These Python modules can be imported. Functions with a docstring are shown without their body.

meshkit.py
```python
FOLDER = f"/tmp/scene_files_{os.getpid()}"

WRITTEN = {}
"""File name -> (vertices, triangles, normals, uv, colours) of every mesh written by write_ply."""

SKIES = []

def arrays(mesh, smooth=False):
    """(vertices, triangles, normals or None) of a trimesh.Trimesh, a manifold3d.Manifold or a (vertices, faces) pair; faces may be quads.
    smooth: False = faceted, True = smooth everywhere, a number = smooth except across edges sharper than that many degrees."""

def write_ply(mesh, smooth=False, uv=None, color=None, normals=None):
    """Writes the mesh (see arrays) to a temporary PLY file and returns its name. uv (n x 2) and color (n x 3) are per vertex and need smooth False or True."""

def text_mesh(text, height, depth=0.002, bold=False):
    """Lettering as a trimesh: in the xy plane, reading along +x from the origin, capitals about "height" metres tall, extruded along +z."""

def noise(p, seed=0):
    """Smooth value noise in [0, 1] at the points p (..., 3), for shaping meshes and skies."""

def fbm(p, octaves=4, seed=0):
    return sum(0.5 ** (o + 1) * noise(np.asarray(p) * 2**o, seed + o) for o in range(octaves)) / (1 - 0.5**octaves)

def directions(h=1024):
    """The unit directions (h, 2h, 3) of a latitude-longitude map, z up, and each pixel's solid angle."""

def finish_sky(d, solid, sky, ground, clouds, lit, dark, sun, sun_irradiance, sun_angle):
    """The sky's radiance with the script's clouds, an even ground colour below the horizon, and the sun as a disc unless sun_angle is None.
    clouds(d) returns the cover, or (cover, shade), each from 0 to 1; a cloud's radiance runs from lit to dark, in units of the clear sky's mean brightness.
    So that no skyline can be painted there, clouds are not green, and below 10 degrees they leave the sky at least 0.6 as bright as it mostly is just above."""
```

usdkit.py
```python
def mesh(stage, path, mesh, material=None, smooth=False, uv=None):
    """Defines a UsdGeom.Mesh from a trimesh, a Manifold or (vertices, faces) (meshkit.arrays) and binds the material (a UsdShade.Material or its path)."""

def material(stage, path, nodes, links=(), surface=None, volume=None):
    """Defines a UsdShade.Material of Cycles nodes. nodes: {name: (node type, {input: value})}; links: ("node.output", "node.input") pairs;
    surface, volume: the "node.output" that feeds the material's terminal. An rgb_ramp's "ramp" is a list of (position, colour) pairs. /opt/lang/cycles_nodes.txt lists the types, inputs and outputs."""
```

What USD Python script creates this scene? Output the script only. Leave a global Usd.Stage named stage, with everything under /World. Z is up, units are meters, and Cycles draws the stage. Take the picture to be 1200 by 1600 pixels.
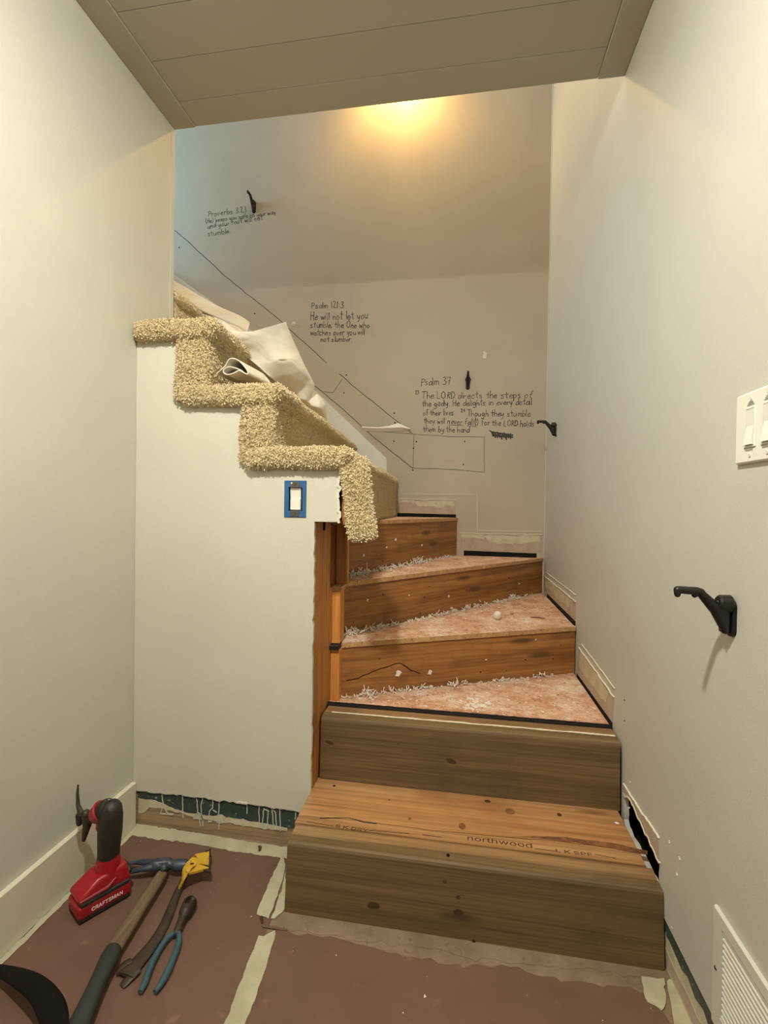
import math, random
import numpy as np, trimesh, manifold3d, usdkit, meshkit
from manifold3d import Manifold, CrossSection
from shapely.geometry import Polygon, LineString, Point, box as sbox, MultiPolygon
from shapely.ops import unary_union
from shapely import affinity
from pxr import Usd, UsdGeom, UsdLux, UsdShade, Gf, Sdf, Vt

random.seed(7)
RNG = np.random.default_rng(7)
stage = Usd.Stage.CreateInMemory()
UsdGeom.SetStageUpAxis(stage, 'Z'); UsdGeom.SetStageMetersPerUnit(stage, 1.0)
UsdGeom.Xform.Define(stage, '/World'); UsdGeom.Scope.Define(stage, '/World/Looks')

# ------------------------------------------------------------------ camera
FPX, YAW, PITCH, ROLL, HC = 750.6, 0.15915, -0.01205, 0.01479, 1.0623
XL, XR, ZC, YE, YB, YW = -1.051, 0.483, 2.4217, 1.617, 2.909, 1.42
def cam_rot():
    cy, sy, cp, sp = math.cos(YAW), math.sin(YAW), math.cos(PITCH), math.sin(PITCH)
    f = np.array([-sy * cp, cy * cp, sp]); r = np.array([cy, sy, 0]); u = np.cross(r, f)
    cr, sr = math.cos(ROLL), math.sin(ROLL)
    return np.array([cr * r + sr * u, -sr * r + cr * u, f])
RC = cam_rot()
cam = UsdGeom.Camera.Define(stage, '/World/camera')
cam.CreateHorizontalApertureAttr(24.0); cam.CreateVerticalApertureAttr(32.0)
cam.CreateFocalLengthAttr(FPX / 1200 * 24.0)
cam.CreateClippingRangeAttr(Gf.Vec2f(0.02, 100))
cam.AddTransformOp().Set(Gf.Matrix4d(*RC[0], 0, *RC[1], 0, *(-RC[2]), 0, 0, 0, HC, 1))
cam.CreateExposureAttr(0.0)

def at(x, y, X=None, Y=None, Z=None):
    """The point of a real plane (a wall, the floor) that a pixel of the 1200 x 1600 photograph shows."""
    d = RC.T @ np.array([(x - 600) / FPX, -(y - 800) / FPX, 1]); c = np.array([0, 0, HC])
    t = X / d[0] if X is not None else Y / d[1] if Y is not None else (Z - HC) / d[2]
    return c + t * d

# ------------------------------------------------------------------ lights
def light(kind, name, loc, intensity, color, rot=None, **kw):
    l = kind.Define(stage, '/World/' + name)
    l.CreateIntensityAttr(intensity); l.CreateColorAttr(Gf.Vec3f(*color)); l.CreateNormalizeAttr(True)
    x = UsdGeom.Xformable(l); x.AddTranslateOp().Set(Gf.Vec3d(*loc))
    if rot: x.AddRotateXYZOp().Set(Gf.Vec3f(*rot))
    for k, v in kw.items(): getattr(l, 'Create%sAttr' % k)(v)
    return l
CAN = (-0.34, 0.22)
light(UsdLux.SphereLight, 'downlight_lamp', (CAN[0], CAN[1], 2.436), 46, (1.0, 0.975, 0.875), Radius=0.048)
light(UsdLux.SphereLight, 'back_room_lamp', (-1.25, -2.3, 1.62), 6.5, (1.0, 0.95, 0.84), Radius=0.05)
light(UsdLux.SphereLight, 'sconce_lamp', (-0.40, 2.80, 3.72), 16, (1.0, 0.57, 0.15), Radius=0.03)
light(UsdLux.RectLight, 'upstairs_daylight', (-3.1, 2.35, 3.4), 14, (0.36, 0.70, 1.0), rot=(0, -90, 0), Width=0.8, Height=0.9)
light(UsdLux.SphereLight, 'hall_lamp', (-0.3, 2.05, 4.75), 12, (1.0, 0.86, 0.70), Radius=0.08)
dome = UsdLux.DomeLight.Define(stage, '/World/sky'); dome.CreateIntensityAttr(0.02); dome.CreateColorAttr(Gf.Vec3f(0.8, 0.85, 1))

# ------------------------------------------------------------------ helpers
def lin(c):
    c = np.asarray(c, float) / 255
    return tuple(np.where(c <= 0.04045, c / 12.92, ((c + 0.055) / 1.055) ** 2.4))
USED, LOC = {}, {}
def numbered(parent, name):
    k = parent + '/' + name
    n = USED.get(k, 0); USED[k] = n + 1
    return k if n == 0 else '%s_%03d' % (k, n)
def tag(prim, label=None, cat=None, group=None, kind=None):
    for k, v in (('label', label), ('category', cat), ('group', group), ('kind', kind)):
        if v: prim.SetCustomDataByKey(k, v)
    return prim
def thing(name, label, cat, loc=(0, 0, 0), group=None, kind=None, rotz=None):
    path = numbered('/World', name)
    x = UsdGeom.Xform.Define(stage, path); x.AddTranslateOp().Set(Gf.Vec3d(*map(float, loc)))
    if rotz is not None: x.AddRotateZOp().Set(float(rotz)); LOC[path] = np.zeros(3)
    else: LOC[path] = np.asarray(loc, float)
    return tag(x.GetPrim(), label, cat, group, kind)
def obj(name, mesh, m, parent=None, smooth=30, label=None, cat=None, group=None, kind=None, xf=None):
    """One Mesh prim. Vertices are given in world space, unless xf=(origin, degrees about z) places a local mesh."""
    pp = str(parent.GetPath()) if parent else '/World'
    path = numbered(pp, name); base = LOC.get(pp, np.zeros(3))
    v, f, n = meshkit.arrays(mesh, smooth)
    p = usdkit.mesh(stage, path, (v - (base if xf is None else 0), f), MAT[m] if isinstance(m, str) else m)
    if n is not None:
        p.CreateNormalsAttr(Vt.Vec3fArray.FromNumpy(n.astype(np.float32))); p.SetNormalsInterpolation('vertex')
    LOC[path] = base
    if xf is not None:
        p.AddTranslateOp().Set(Gf.Vec3d(*map(float, np.asarray(xf[0]) - base))); p.AddRotateZOp().Set(float(xf[1])); LOC[path] = np.zeros(3)
    return tag(p.GetPrim(), label, cat, group, kind)
def curves(name, pts, width, m, parent, label=None, kind='stuff'):
    pp = str(parent.GetPath()); path = numbered(pp, name)
    c = UsdGeom.BasisCurves.Define(stage, path); n, k, _ = pts.shape
    c.CreateTypeAttr('linear'); c.CreateCurveVertexCountsAttr(Vt.IntArray.FromNumpy(np.full(n, k, np.int32)))
    c.CreatePointsAttr(Vt.Vec3fArray.FromNumpy((pts.reshape(-1, 3) - LOC.get(pp, np.zeros(3))).astype(np.float32)))
    c.CreateWidthsAttr(Vt.FloatArray.FromNumpy(np.full(n * k, width, np.float32))); c.SetWidthsInterpolation('vertex')
    UsdShade.MaterialBindingAPI.Apply(c.GetPrim()).Bind(MAT[m])
    return tag(c.GetPrim(), label, None, None, kind)
cat = trimesh.util.concatenate
def tm(man):
    a = man.to_mesh(); return trimesh.Trimesh(a.vert_properties[:, :3], a.tri_verts, process=False)
def man(t):
    return Manifold(manifold3d.Mesh(np.asarray(t.vertices, np.float32), np.asarray(t.faces, np.uint32)))
def hull_pts(p): return Manifold.hull_points(np.asarray(p, float).tolist())
def bx(x0, x1, y0, y1, z0, z1, b=0.0):
    """Box, its edges chamfered by b."""
    if b <= 0:
        m = trimesh.creation.box([x1 - x0, y1 - y0, z1 - z0]); m.apply_translation([(x0 + x1) / 2, (y0 + y1) / 2, (z0 + z1) / 2]); return m
    p = []
    for x, sx in ((x0, 1), (x1, -1)):
        for y, sy in ((y0, 1), (y1, -1)):
            for z, sz in ((z0, 1), (z1, -1)):
                p += [(x, y + sy * b, z + sz * b), (x + sx * b, y, z + sz * b), (x + sx * b, y + sy * b, z)]
    return tm(hull_pts(p))
def sph(c, r, n=12): return Manifold.sphere(r, n).translate([float(q) for q in c])
def hull(balls, n=12):
    return Manifold.batch_hull([sph(c, r, n) for c, r in balls])
def chain(pts, radii, n=14):
    radii = np.broadcast_to(radii, (len(pts),))
    return Manifold.batch_boolean([hull([(pts[i], radii[i]), (pts[i + 1], radii[i + 1])], n) for i in range(len(pts) - 1)], manifold3d.OpType.Add)
def cyl(a, b, r0, r1=None, n=24, bevel=0.0):
    a, b = np.asarray(a, float), np.asarray(b, float); L = np.linalg.norm(b - a); r1 = r0 if r1 is None else r1
    pr = [(0, 0), (r0 - bevel, 0), (r0, bevel), (r1, L - bevel), (r1 - bevel, L), (0, L)] if bevel else [(0, 0), (r0, 0), (r1, L), (0, L)]
    m = trimesh.creation.revolve(np.array(pr), sections=n)
    m.apply_transform(trimesh.geometry.align_vectors([0, 0, 1], (b - a) / L)); m.apply_translation(a); return m
def ext(poly, d):
    """Extrude a shapely polygon (or several) by d along +z."""
    gs = [g for g in getattr(poly, 'geoms', [poly]) if g.area > 1e-9]
    return cat([trimesh.creation.extrude_polygon(g, d, engine='earcut') for g in gs])
def onto(m, o, u, v):
    """Map a mesh drawn in (u, v, w) onto the plane at o with axes u, v (w = u x v)."""
    u, v = np.asarray(u, float), np.asarray(v, float); w = np.cross(u, v)
    T = np.eye(4); T[:3, 0], T[:3, 1], T[:3, 2], T[:3, 3] = u, v, w, o
    m = m.copy(); m.apply_transform(T); return m
BACK = ((1, 0, 0), (0, 0, 1))          # towards the camera from the back and front walls
RIGHT = ((0, -1, 0), (0, 0, 1))        # right wall, towards the room; its u is -y
FLOOR = ((1, 0, 0), (0, 1, 0))
def on_back(poly, t, y=YB): return onto(ext(poly, t), (0, y, 0), *BACK)
def on_right(poly, t): return onto(ext(affinity.scale(poly, -1, 1, origin=(0, 0)), t), (XR, 0, 0), *RIGHT)   # poly in (y, z)
def on_floor(poly, t, z=0.0): return onto(ext(poly, t), (0, 0, z), *FLOOR)
def ragged(pts, amp, step, seed=0):
    """Polyline made uneven, as torn paper or chipped paint is."""
    r = np.random.default_rng(seed); l = LineString(pts); n = max(2, int(l.length / step)); out = []
    for i in range(n + 1):
        q = l.interpolate(i / n, normalized=True); e = 0 if i in (0, n) else 1
        out.append((q.x + e * r.normal() * amp, q.y + e * r.normal() * amp))
    return out
def rag_poly(pts, amp, step, seed=0):
    p = Polygon(ragged(list(pts) + [pts[0]], amp, step, seed)[:-1]); return p if p.is_valid else p.buffer(0)

# ------------------------------------------------------------------ materials
MAT = {}
def mat(name, nodes, links, surface='p.BSDF'):
    MAT[name] = usdkit.material(stage, '/World/Looks/' + name, nodes, links, surface=surface)
def plain(name, rgb, rough=0.5, metallic=0.0, bump=0.0, scale=200.0, var=0.0, **kw):
    n = {'p': ('principled_bsdf', dict(base_color=lin(rgb), roughness=rough, metallic=metallic, **kw))}; l = []
    if bump or var:
        n['tc'] = ('texture_coordinate', {}); n['no'] = ('noise_texture', dict(scale=scale, detail=4.0)); l += [('tc.object', 'no.vector')]
    if bump:
        n['b'] = ('bump', dict(strength=bump, distance=0.002)); l += [('no.fac', 'b.height'), ('b.normal', 'p.normal')]
    if var:
        c = np.array(lin(rgb)); n['r'] = ('rgb_ramp', {'ramp': [(0.3, tuple(c * (1 - var))), (0.7, tuple(np.minimum(1, c * (1 + var))))]})
        l += [('no.fac', 'r.fac'), ('r.color', 'p.base_color')]
    mat(name, n, l)
def wall_paint(name, rgb, rough=0.55, stain=0.05, bump=0.25, band=None):
    """Rolled wall paint: faint mottling and orange peel. band = (z, colour above): the coat of paint higher up."""
    c = np.array(lin(rgb))
    n = {'g': ('geometry', {}), 'n1': ('noise_texture', dict(scale=2.2, detail=5.0, roughness=0.6)), 'n2': ('noise_texture', dict(scale=260.0, detail=3.0)),
         'n3': ('noise_texture', dict(scale=14.0, detail=4.0)),
         'r': ('rgb_ramp', {'ramp': [(0.3, tuple(c * (1 - stain))), (0.7, tuple(np.minimum(1, c * (1 + stain * 0.6))))]}),
         'a': ('math', dict(math_type='multiply_add', value2=0.6)),
         'b': ('bump', dict(strength=bump, distance=0.0015)), 'p': ('principled_bsdf', dict(roughness=rough))}
    l = [('g.position', 'n1.vector'), ('g.position', 'n2.vector'), ('g.position', 'n3.vector'), ('n1.fac', 'r.fac'),
         ('n3.fac', 'a.value1'), ('n2.fac', 'a.value3'), ('a.value', 'b.height'), ('b.normal', 'p.normal')]
    if band:
        n['s'] = ('separate_xyz', {}); n['w'] = ('math', dict(math_type='multiply_add', value2=0.03)); n['m'] = ('map_range', dict(from_min=band[0], from_max=band[0] + band[2], clamp=True))
        n['x'] = ('mix', dict(color2=lin(band[1])))
        l += [('g.position', 's.vector'), ('n3.fac', 'w.value1'), ('s.z', 'w.value3'), ('w.value', 'm.value'), ('m.result', 'x.fac'), ('r.color', 'x.color1'), ('x.color', 'p.base_color')]
    else: l += [('r.color', 'p.base_color')]
    mat(name, n, l)
def wood(name, dark, mid, light_, axis='x', rough=0.55, stretch=(1.6, 26, 26), knots=0.5, dirt=None, bump=0.25, seed=0.0, dirt_scale=4.0, dirt_at=(0.5, 0.66), lines=0.6):
    sc = {'x': stretch, 'y': (stretch[1], stretch[0], stretch[2]), 'z': (stretch[1], stretch[2], stretch[0])}[axis]
    k = {'x': (2.2, 9, 9), 'y': (9, 2.2, 9), 'z': (9, 9, 2.2)}[axis]
    fine = tuple(np.array(sc) * np.where(np.array(sc) < 3, 1.6, 4.5))
    n = {'tc': ('texture_coordinate', {}),
         'm1': ('mapping', dict(scale=sc, location=(seed, seed * 1.7, seed * 0.6))), 'm2': ('mapping', dict(scale=fine)), 'm3': ('mapping', dict(scale=k, location=(seed * 2.1, seed, seed))),
         'n1': ('noise_texture', dict(scale=1.0, detail=8.0, roughness=0.68, distortion=0.5)), 'n2': ('noise_texture', dict(scale=1.0, detail=5.0, roughness=0.7)),
         'v': ('voronoi_texture', dict(scale=1.0, randomness=1.0)),
         'kr': ('map_range', dict(from_min=0.06, from_max=0.16, to_min=knots, to_max=0.0, clamp=True)),
         'r': ('rgb_ramp', {'ramp': [(0.28, lin(dark)), (0.5, lin(mid)), (0.75, lin(light_))]}),
         'mf': ('mix', dict(mix_type='multiply', fac=lines)), 'fr': ('rgb_ramp', {'ramp': [(0.36, (0.42, 0.36, 0.3)), (0.5, (0.95, 0.93, 0.9)), (0.62, (1.12, 1.12, 1.1))]}),
         'mk': ('mix', dict(color2=tuple(np.array(lin(dark)) * 0.35))),
         'b': ('bump', dict(strength=bump, distance=0.002)), 'p': ('principled_bsdf', dict(roughness=rough))}
    l = [('tc.object', 'm1.vector'), ('tc.object', 'm2.vector'), ('tc.object', 'm3.vector'), ('m1.vector', 'n1.vector'), ('m2.vector', 'n2.vector'), ('m3.vector', 'v.vector'),
         ('n1.fac', 'r.fac'), ('r.color', 'mf.color1'), ('n2.fac', 'fr.fac'), ('fr.color', 'mf.color2'), ('v.distance', 'kr.value'), ('kr.result', 'mk.fac'),
         ('mf.color', 'mk.color1'), ('n1.fac', 'b.height'), ('b.normal', 'p.normal')]
    if dirt:
        n['nd'] = ('noise_texture', dict(scale=dirt_scale, detail=7.0, roughness=0.7)); n['dr'] = ('map_range', dict(from_min=dirt_at[0], from_max=dirt_at[1], to_min=0.0, to_max=0.8, clamp=True)); n['md'] = ('mix', dict(color2=lin(dirt)))
        l += [('tc.object', 'nd.vector'), ('nd.fac', 'dr.value'), ('dr.result', 'md.fac'), ('mk.color', 'md.color1'), ('md.color', 'p.base_color')]
    else: l += [('mk.color', 'p.base_color')]
    mat(name, n, l)
def two_tone(name, a, b, scale, lo, hi, rough=0.7, bump=0.3, detail=6.0, extra=None, escale=60.0, elo=0.62, ehi=0.7, bscale=None):
    """Colour a with patches of colour b (dust, worn paint), and flecks of colour extra."""
    n = {'tc': ('texture_coordinate', {}), 'n1': ('noise_texture', dict(scale=scale, detail=detail, roughness=0.65)), 'r': ('rgb_ramp', {'ramp': [(lo, lin(a)), (hi, lin(b))]}),
         'n2': ('noise_texture', dict(scale=bscale or scale * 9, detail=4.0)), 'b': ('bump', dict(strength=bump, distance=0.002)), 'p': ('principled_bsdf', dict(roughness=rough))}
    l = [('tc.object', 'n1.vector'), ('tc.object', 'n2.vector'), ('n1.fac', 'r.fac'), ('n2.fac', 'b.height'), ('b.normal', 'p.normal')]
    if extra:
        n['n3'] = ('noise_texture', dict(scale=escale, detail=3.0)); n['e'] = ('map_range', dict(from_min=elo, from_max=ehi, clamp=True)); n['m'] = ('mix', dict(color2=lin(extra)))
        l += [('tc.object', 'n3.vector'), ('n3.fac', 'e.value'), ('e.result', 'm.fac'), ('r.color', 'm.color1'), ('m.color', 'p.base_color')]
    else: l += [('r.color', 'p.base_color')]
    mat(name, n, l)

wall_paint('paint_left', (198, 196, 181))
wall_paint('paint_front', (206, 202, 184))
wall_paint('paint_right', (196, 195, 182))
wall_paint('paint_back', (186, 174, 152), stain=0.07)
wall_paint('paint_upper', (205, 200, 188)); wall_paint('paint_skirt', (222, 222, 212), rough=0.4, stain=0.03, bump=0.1)
wall_paint('paint_ceiling', (168, 163, 148), rough=0.5, stain=0.04, bump=0.15)
wall_paint('paint_trim', (214, 208, 184), rough=0.4, stain=0.02, bump=0.08)
two_tone('drywall_paper', (176, 156, 134), (190, 172, 150), 12, 0.4, 0.6, rough=0.85, bump=0.15)
two_tone('old_cream', (206, 196, 166), (192, 180, 146), 20, 0.45, 0.6, rough=0.6, bump=0.3)
plain('plaster_edge', (222, 216, 198), 0.8, bump=0.6, scale=300)
two_tone('green_paint', (48, 66, 62), (62, 80, 74), 18, 0.45, 0.62, rough=0.4, bump=0.3, extra=(150, 150, 136), escale=70, elo=0.66, ehi=0.7)
wood('new_lumber', (80, 62, 36), (106, 84, 50), (128, 103, 64), stretch=(1.0, 24, 40), knots=0.8, dirt=(78, 64, 40), dirt_scale=2.5, dirt_at=(0.5, 0.75), rough=0.6)
wood('new_lumber_top', (110, 82, 48), (138, 106, 68), (160, 128, 86), stretch=(1.2, 24, 24), knots=0.3, dirt=(110, 84, 54), dirt_scale=3.0, rough=0.6)
wood('tread_plank', (144, 98, 56), (176, 129, 82), (196, 154, 106), stretch=(0.9, 16, 16), lines=0.5, knots=0.9, dirt=(140, 92, 52), dirt_scale=3.0, dirt_at=(0.52, 0.72), rough=0.42)
wood('tread_strip', (136, 96, 56), (166, 124, 80), (186, 148, 104), stretch=(0.9, 30, 30), lines=0.6, knots=0.3, rough=0.5)
wood('old_pine', (112, 72, 34), (154, 104, 52), (178, 128, 72), stretch=(1.5, 20, 20), knots=0.7, lines=0.6, dirt=(100, 64, 32), dirt_scale=7.0, dirt_at=(0.52, 0.78), rough=0.5)
wood('old_pine_upright', (148, 96, 48), (188, 126, 68), (208, 148, 86), axis='z', knots=0.6, dirt=(92, 56, 30), dirt_scale=7.0, dirt_at=(0.58, 0.72), rough=0.5)
wood('fresh_pine_upright', (190, 118, 52), (214, 146, 72), (228, 166, 92), axis='z', knots=0.3, rough=0.5)
wood('raw_plate', (128, 104, 74), (158, 132, 98), (176, 152, 118), knots=0.4, dirt=(112, 94, 70), rough=0.75)
def osb(name):
    n = {'tc': ('texture_coordinate', {}), 'mp': ('mapping', dict(scale=(1, 2.6, 1), rotation=(0, 0, 0.5))), 'v': ('voronoi_texture', dict(scale=42.0)), 'sv': ('separate_color', {}),
         'n1': ('noise_texture', dict(scale=9.0, detail=8.0, roughness=0.72)), 'r': ('rgb_ramp', {'ramp': [(0.3, lin((166, 118, 86))), (0.45, lin((194, 148, 116))), (0.58, lin((208, 176, 150))), (0.7, lin((220, 206, 190)))]}),
         'ad': ('math', dict(math_type='multiply_add', value2=0.14)), 'sb': ('math', dict(math_type='subtract', value2=0.06)),
         'n3': ('noise_texture', dict(scale=95.0, detail=4.0)), 'e': ('map_range', dict(from_min=0.62, from_max=0.68, clamp=True)), 'm': ('mix', dict(color2=lin((104, 62, 42)))),
         'n4': ('noise_texture', dict(scale=60.0, detail=5.0)), 'e4': ('map_range', dict(from_min=0.63, from_max=0.7, clamp=True)), 'm4': ('mix', dict(color2=lin((226, 214, 200)))),
         'b': ('bump', dict(strength=0.5, distance=0.002)), 'p': ('principled_bsdf', dict(roughness=0.85))}
    l = [('tc.object', 'mp.vector'), ('mp.vector', 'v.vector'), ('tc.object', 'n1.vector'), ('tc.object', 'n3.vector'), ('tc.object', 'n4.vector'), ('v.color', 'sv.color'), ('sv.r', 'ad.value1'), ('n1.fac', 'ad.value3'),
         ('ad.value', 'sb.value1'), ('sb.value', 'r.fac'), ('r.color', 'm.color1'), ('n3.fac', 'e.value'), ('e.result', 'm.fac'), ('m.color', 'm4.color1'), ('n4.fac', 'e4.value'), ('e4.result', 'm4.fac'), ('m4.color', 'p.base_color'), ('sv.r', 'b.height'), ('b.normal', 'p.normal')]
    mat(name, n, l)
osb('osb_tread')
two_tone('osb_edge', (176, 132, 84), (196, 156, 108), 40, 0.4, 0.62, rough=0.85, bump=0.6, extra=(110, 72, 42), escale=110)
plain('dust_white', (222, 214, 202), 0.9); plain('pad_scrap', (222, 214, 200), 0.95, var=0.25, scale=60); plain('line_cream', (236, 226, 204), 0.35)
plain('black_adhesive', (34, 30, 28), 0.5, bump=0.6, scale=120)
plain('nail_metal', (120, 112, 100), 0.4, 0.9); plain('dark_hole', (24, 18, 12), 0.9)
two_tone('carpet', (190, 170, 130), (216, 200, 162), 90, 0.38, 0.62, rough=1.0, bump=1.0, bscale=240, extra=(132, 104, 64), escale=150, elo=0.62, ehi=0.72)
two_tone('carpet_pile', (200, 180, 140), (230, 213, 176), 120, 0.35, 0.65, rough=1.0, bump=0.0, extra=(134, 106, 66), escale=120, elo=0.6, ehi=0.68)
two_tone('canvas', (216, 206, 188), (228, 220, 204), 5, 0.4, 0.6, rough=0.9, bump=0.25, bscale=900)
two_tone('rosin_paper', (98, 70, 55), (109, 79, 63), 3.5, 0.35, 0.65, rough=0.75, bump=0.12, bscale=120, extra=(134, 102, 84), escale=22, elo=0.66, ehi=0.8)
two_tone('masking_tape', (182, 176, 146), (166, 160, 130), 9, 0.45, 0.62, rough=0.6, bump=0.2, bscale=60)
two_tone('subfloor', (118, 98, 74), (138, 118, 92), 10, 0.4, 0.6, rough=0.85, bump=0.4, extra=(112, 90, 66), escale=40)
plain('black_metal', (30, 29, 30), 0.38, 0.3); plain('white_plastic', (232, 230, 218), 0.3); plain('blue_plastic', (44, 92, 140), 0.4); plain('grille_white', (212, 212, 198), 0.35)
plain('steel', (110, 106, 98), 0.35, 0.9); plain('ink', (52, 46, 44), 0.6); plain('faint_ink', (84, 78, 74), 0.6); plain('stamp_ink', (66, 42, 26), 0.7)
plain('tool_red', (152, 18, 28), 0.32); plain('tool_dark_red', (120, 18, 26), 0.4); plain('tool_black', (34, 30, 30), 0.55, bump=0.3, scale=160); plain('print_white', (226, 220, 214), 0.5)
wood('hammer_handle', (84, 66, 48), (110, 90, 66), (128, 106, 82), axis='y', stretch=(3, 60, 60), knots=0.1, rough=0.5)
two_tone('worn_blue_steel', (40, 50, 66), (70, 76, 84), 30, 0.4, 0.65, rough=0.4, bump=0.2); plain('rubber_black', (38, 40, 40), 0.6, bump=0.3, scale=140)
two_tone('yellow_worn', (206, 164, 42), (190, 146, 34), 30, 0.4, 0.6, rough=0.45, extra=(60, 40, 20), escale=70, elo=0.6, ehi=0.66)
two_tone('dark_iron', (36, 28, 22), (60, 48, 36), 24, 0.4, 0.65, rough=0.5, bump=0.3); plain('blue_grip', (50, 82, 92), 0.5, var=0.15, scale=40)
plain('drip_white', (190, 188, 174), 0.5); plain('knot_dark', (70, 48, 28), 0.55); plain('white_paper', (228, 222, 212), 0.8); plain('crack_shadow', (84, 74, 64), 0.9); plain('marking_grey', (150, 148, 138), 0.5); two_tone('bark', (88, 54, 32), (140, 92, 52), 30, .4, .65); plain('strap_black', (12, 9, 9), 0.85, specular_ior_level=0.15, bump=0.4, scale=200); plain('shade_black', (10, 8, 7), 0.95)  # the last black paints the shade of gaps and cavities
mat('bulb', {'e': ('emission', dict(color=(1.0, 0.8, 0.5), strength=4.0))}, [], surface='e.emission')

# ================================================================== THE SETTING
S = dict(kind='structure')
obj('floor', bx(-3.2, XR + 0.1, -3.6, YB + 0.15, -0.12, 0.0), 'subfloor', **S)
# left wall: a long slab that ends at the line of the ceiling's edge
wl = thing('wall_left', None, None, (XL, 0, 0), kind='structure')
obj('drywall', bx(XL - 0.12, XL, -0.8, YE, 0.0, 2.47, 0.002), 'paint_left', wl)
obj('corner_bead', bx(XL - 0.006, XL + 0.0012, YE - 0.02, YE + 0.0012, 1.6, 2.42, 0.0004), 'paint_left', wl)
obj('baseboard_left', bx(XL, XL + 0.016, -0.8, YW - 0.003, 0.0, 0.148, 0.0025), 'paint_trim', **S)

# right wall, with the bare strips left by the old skirting and the hole beside the second step
hole = rag_poly([(1.484, 0.20), (1.487, 0.232), (1.43, 0.25), (1.33, 0.235), (1.235, 0.222), (1.232, 0.150), (1.486, 0.150)], 0.0025, 0.02, 3)
wr = thing('wall_right', None, None, (XR, 0, 0), kind='structure')
rp = sbox(-3.6, 0.0, YE, 5.0).union(sbox(-3.6, 0.10, YB + 0.0, 5.0))
rp = sbox(-3.6, 0.112, YB, 2.6).union(sbox(-1.2, 2.6, YB, 5.0)).difference(hole)
rp = rp.union(sbox(1.21, 0.0, YB, 0.15)).difference(hole)
m = on_right(rp, 0.013); m.apply_translation([0.013, 0, 0])
obj('drywall', m, 'paint_right', wr)
obj('wall_core', bx(XR + 0.055, XR + 0.14, -3.6, YB + 0.14, 0, 5.0), 'shade_black', wr, label='black slab painting the dark of the cavity behind the drywall')  # seen through the hole; its black stands for the shade inside
obj('bottom_plate', bx(XR + 0.013, XR + 0.055, -3.6, YB, 0, 0.038), 'raw_plate', wr)
gb = Polygon(ragged([(-3.5, 0.113), (1.205, 0.113)], 0.0, 0.05) + ragged([(1.205, 0.078), (-3.5, 0.082)], 0.004, 0.03, 5))
m = on_right(sbox(-3.6, 0.0, 1.21, 0.116), 0.008); m.apply_translation([0.012, 0, 0]); obj('bare_strip', m, 'old_cream', wr, label='bare strip where the baseboard was')
m = on_right(gb, 0.002); m.apply_translation([0.004, 0, 0]); obj('green_paint_strip', m, 'green_paint', wr, label='old dark green paint')
m = on_right(Polygon(ragged([(-3.5, 0.05), (1.205, 0.046)], 0.003, 0.03, 8) + [(1.205, 0.012), (-3.5, 0.012)]), 0.001); m.apply_translation([0.004, 0, 0]); obj('bare_strip', m, 'drywall_paper', wr)
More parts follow.
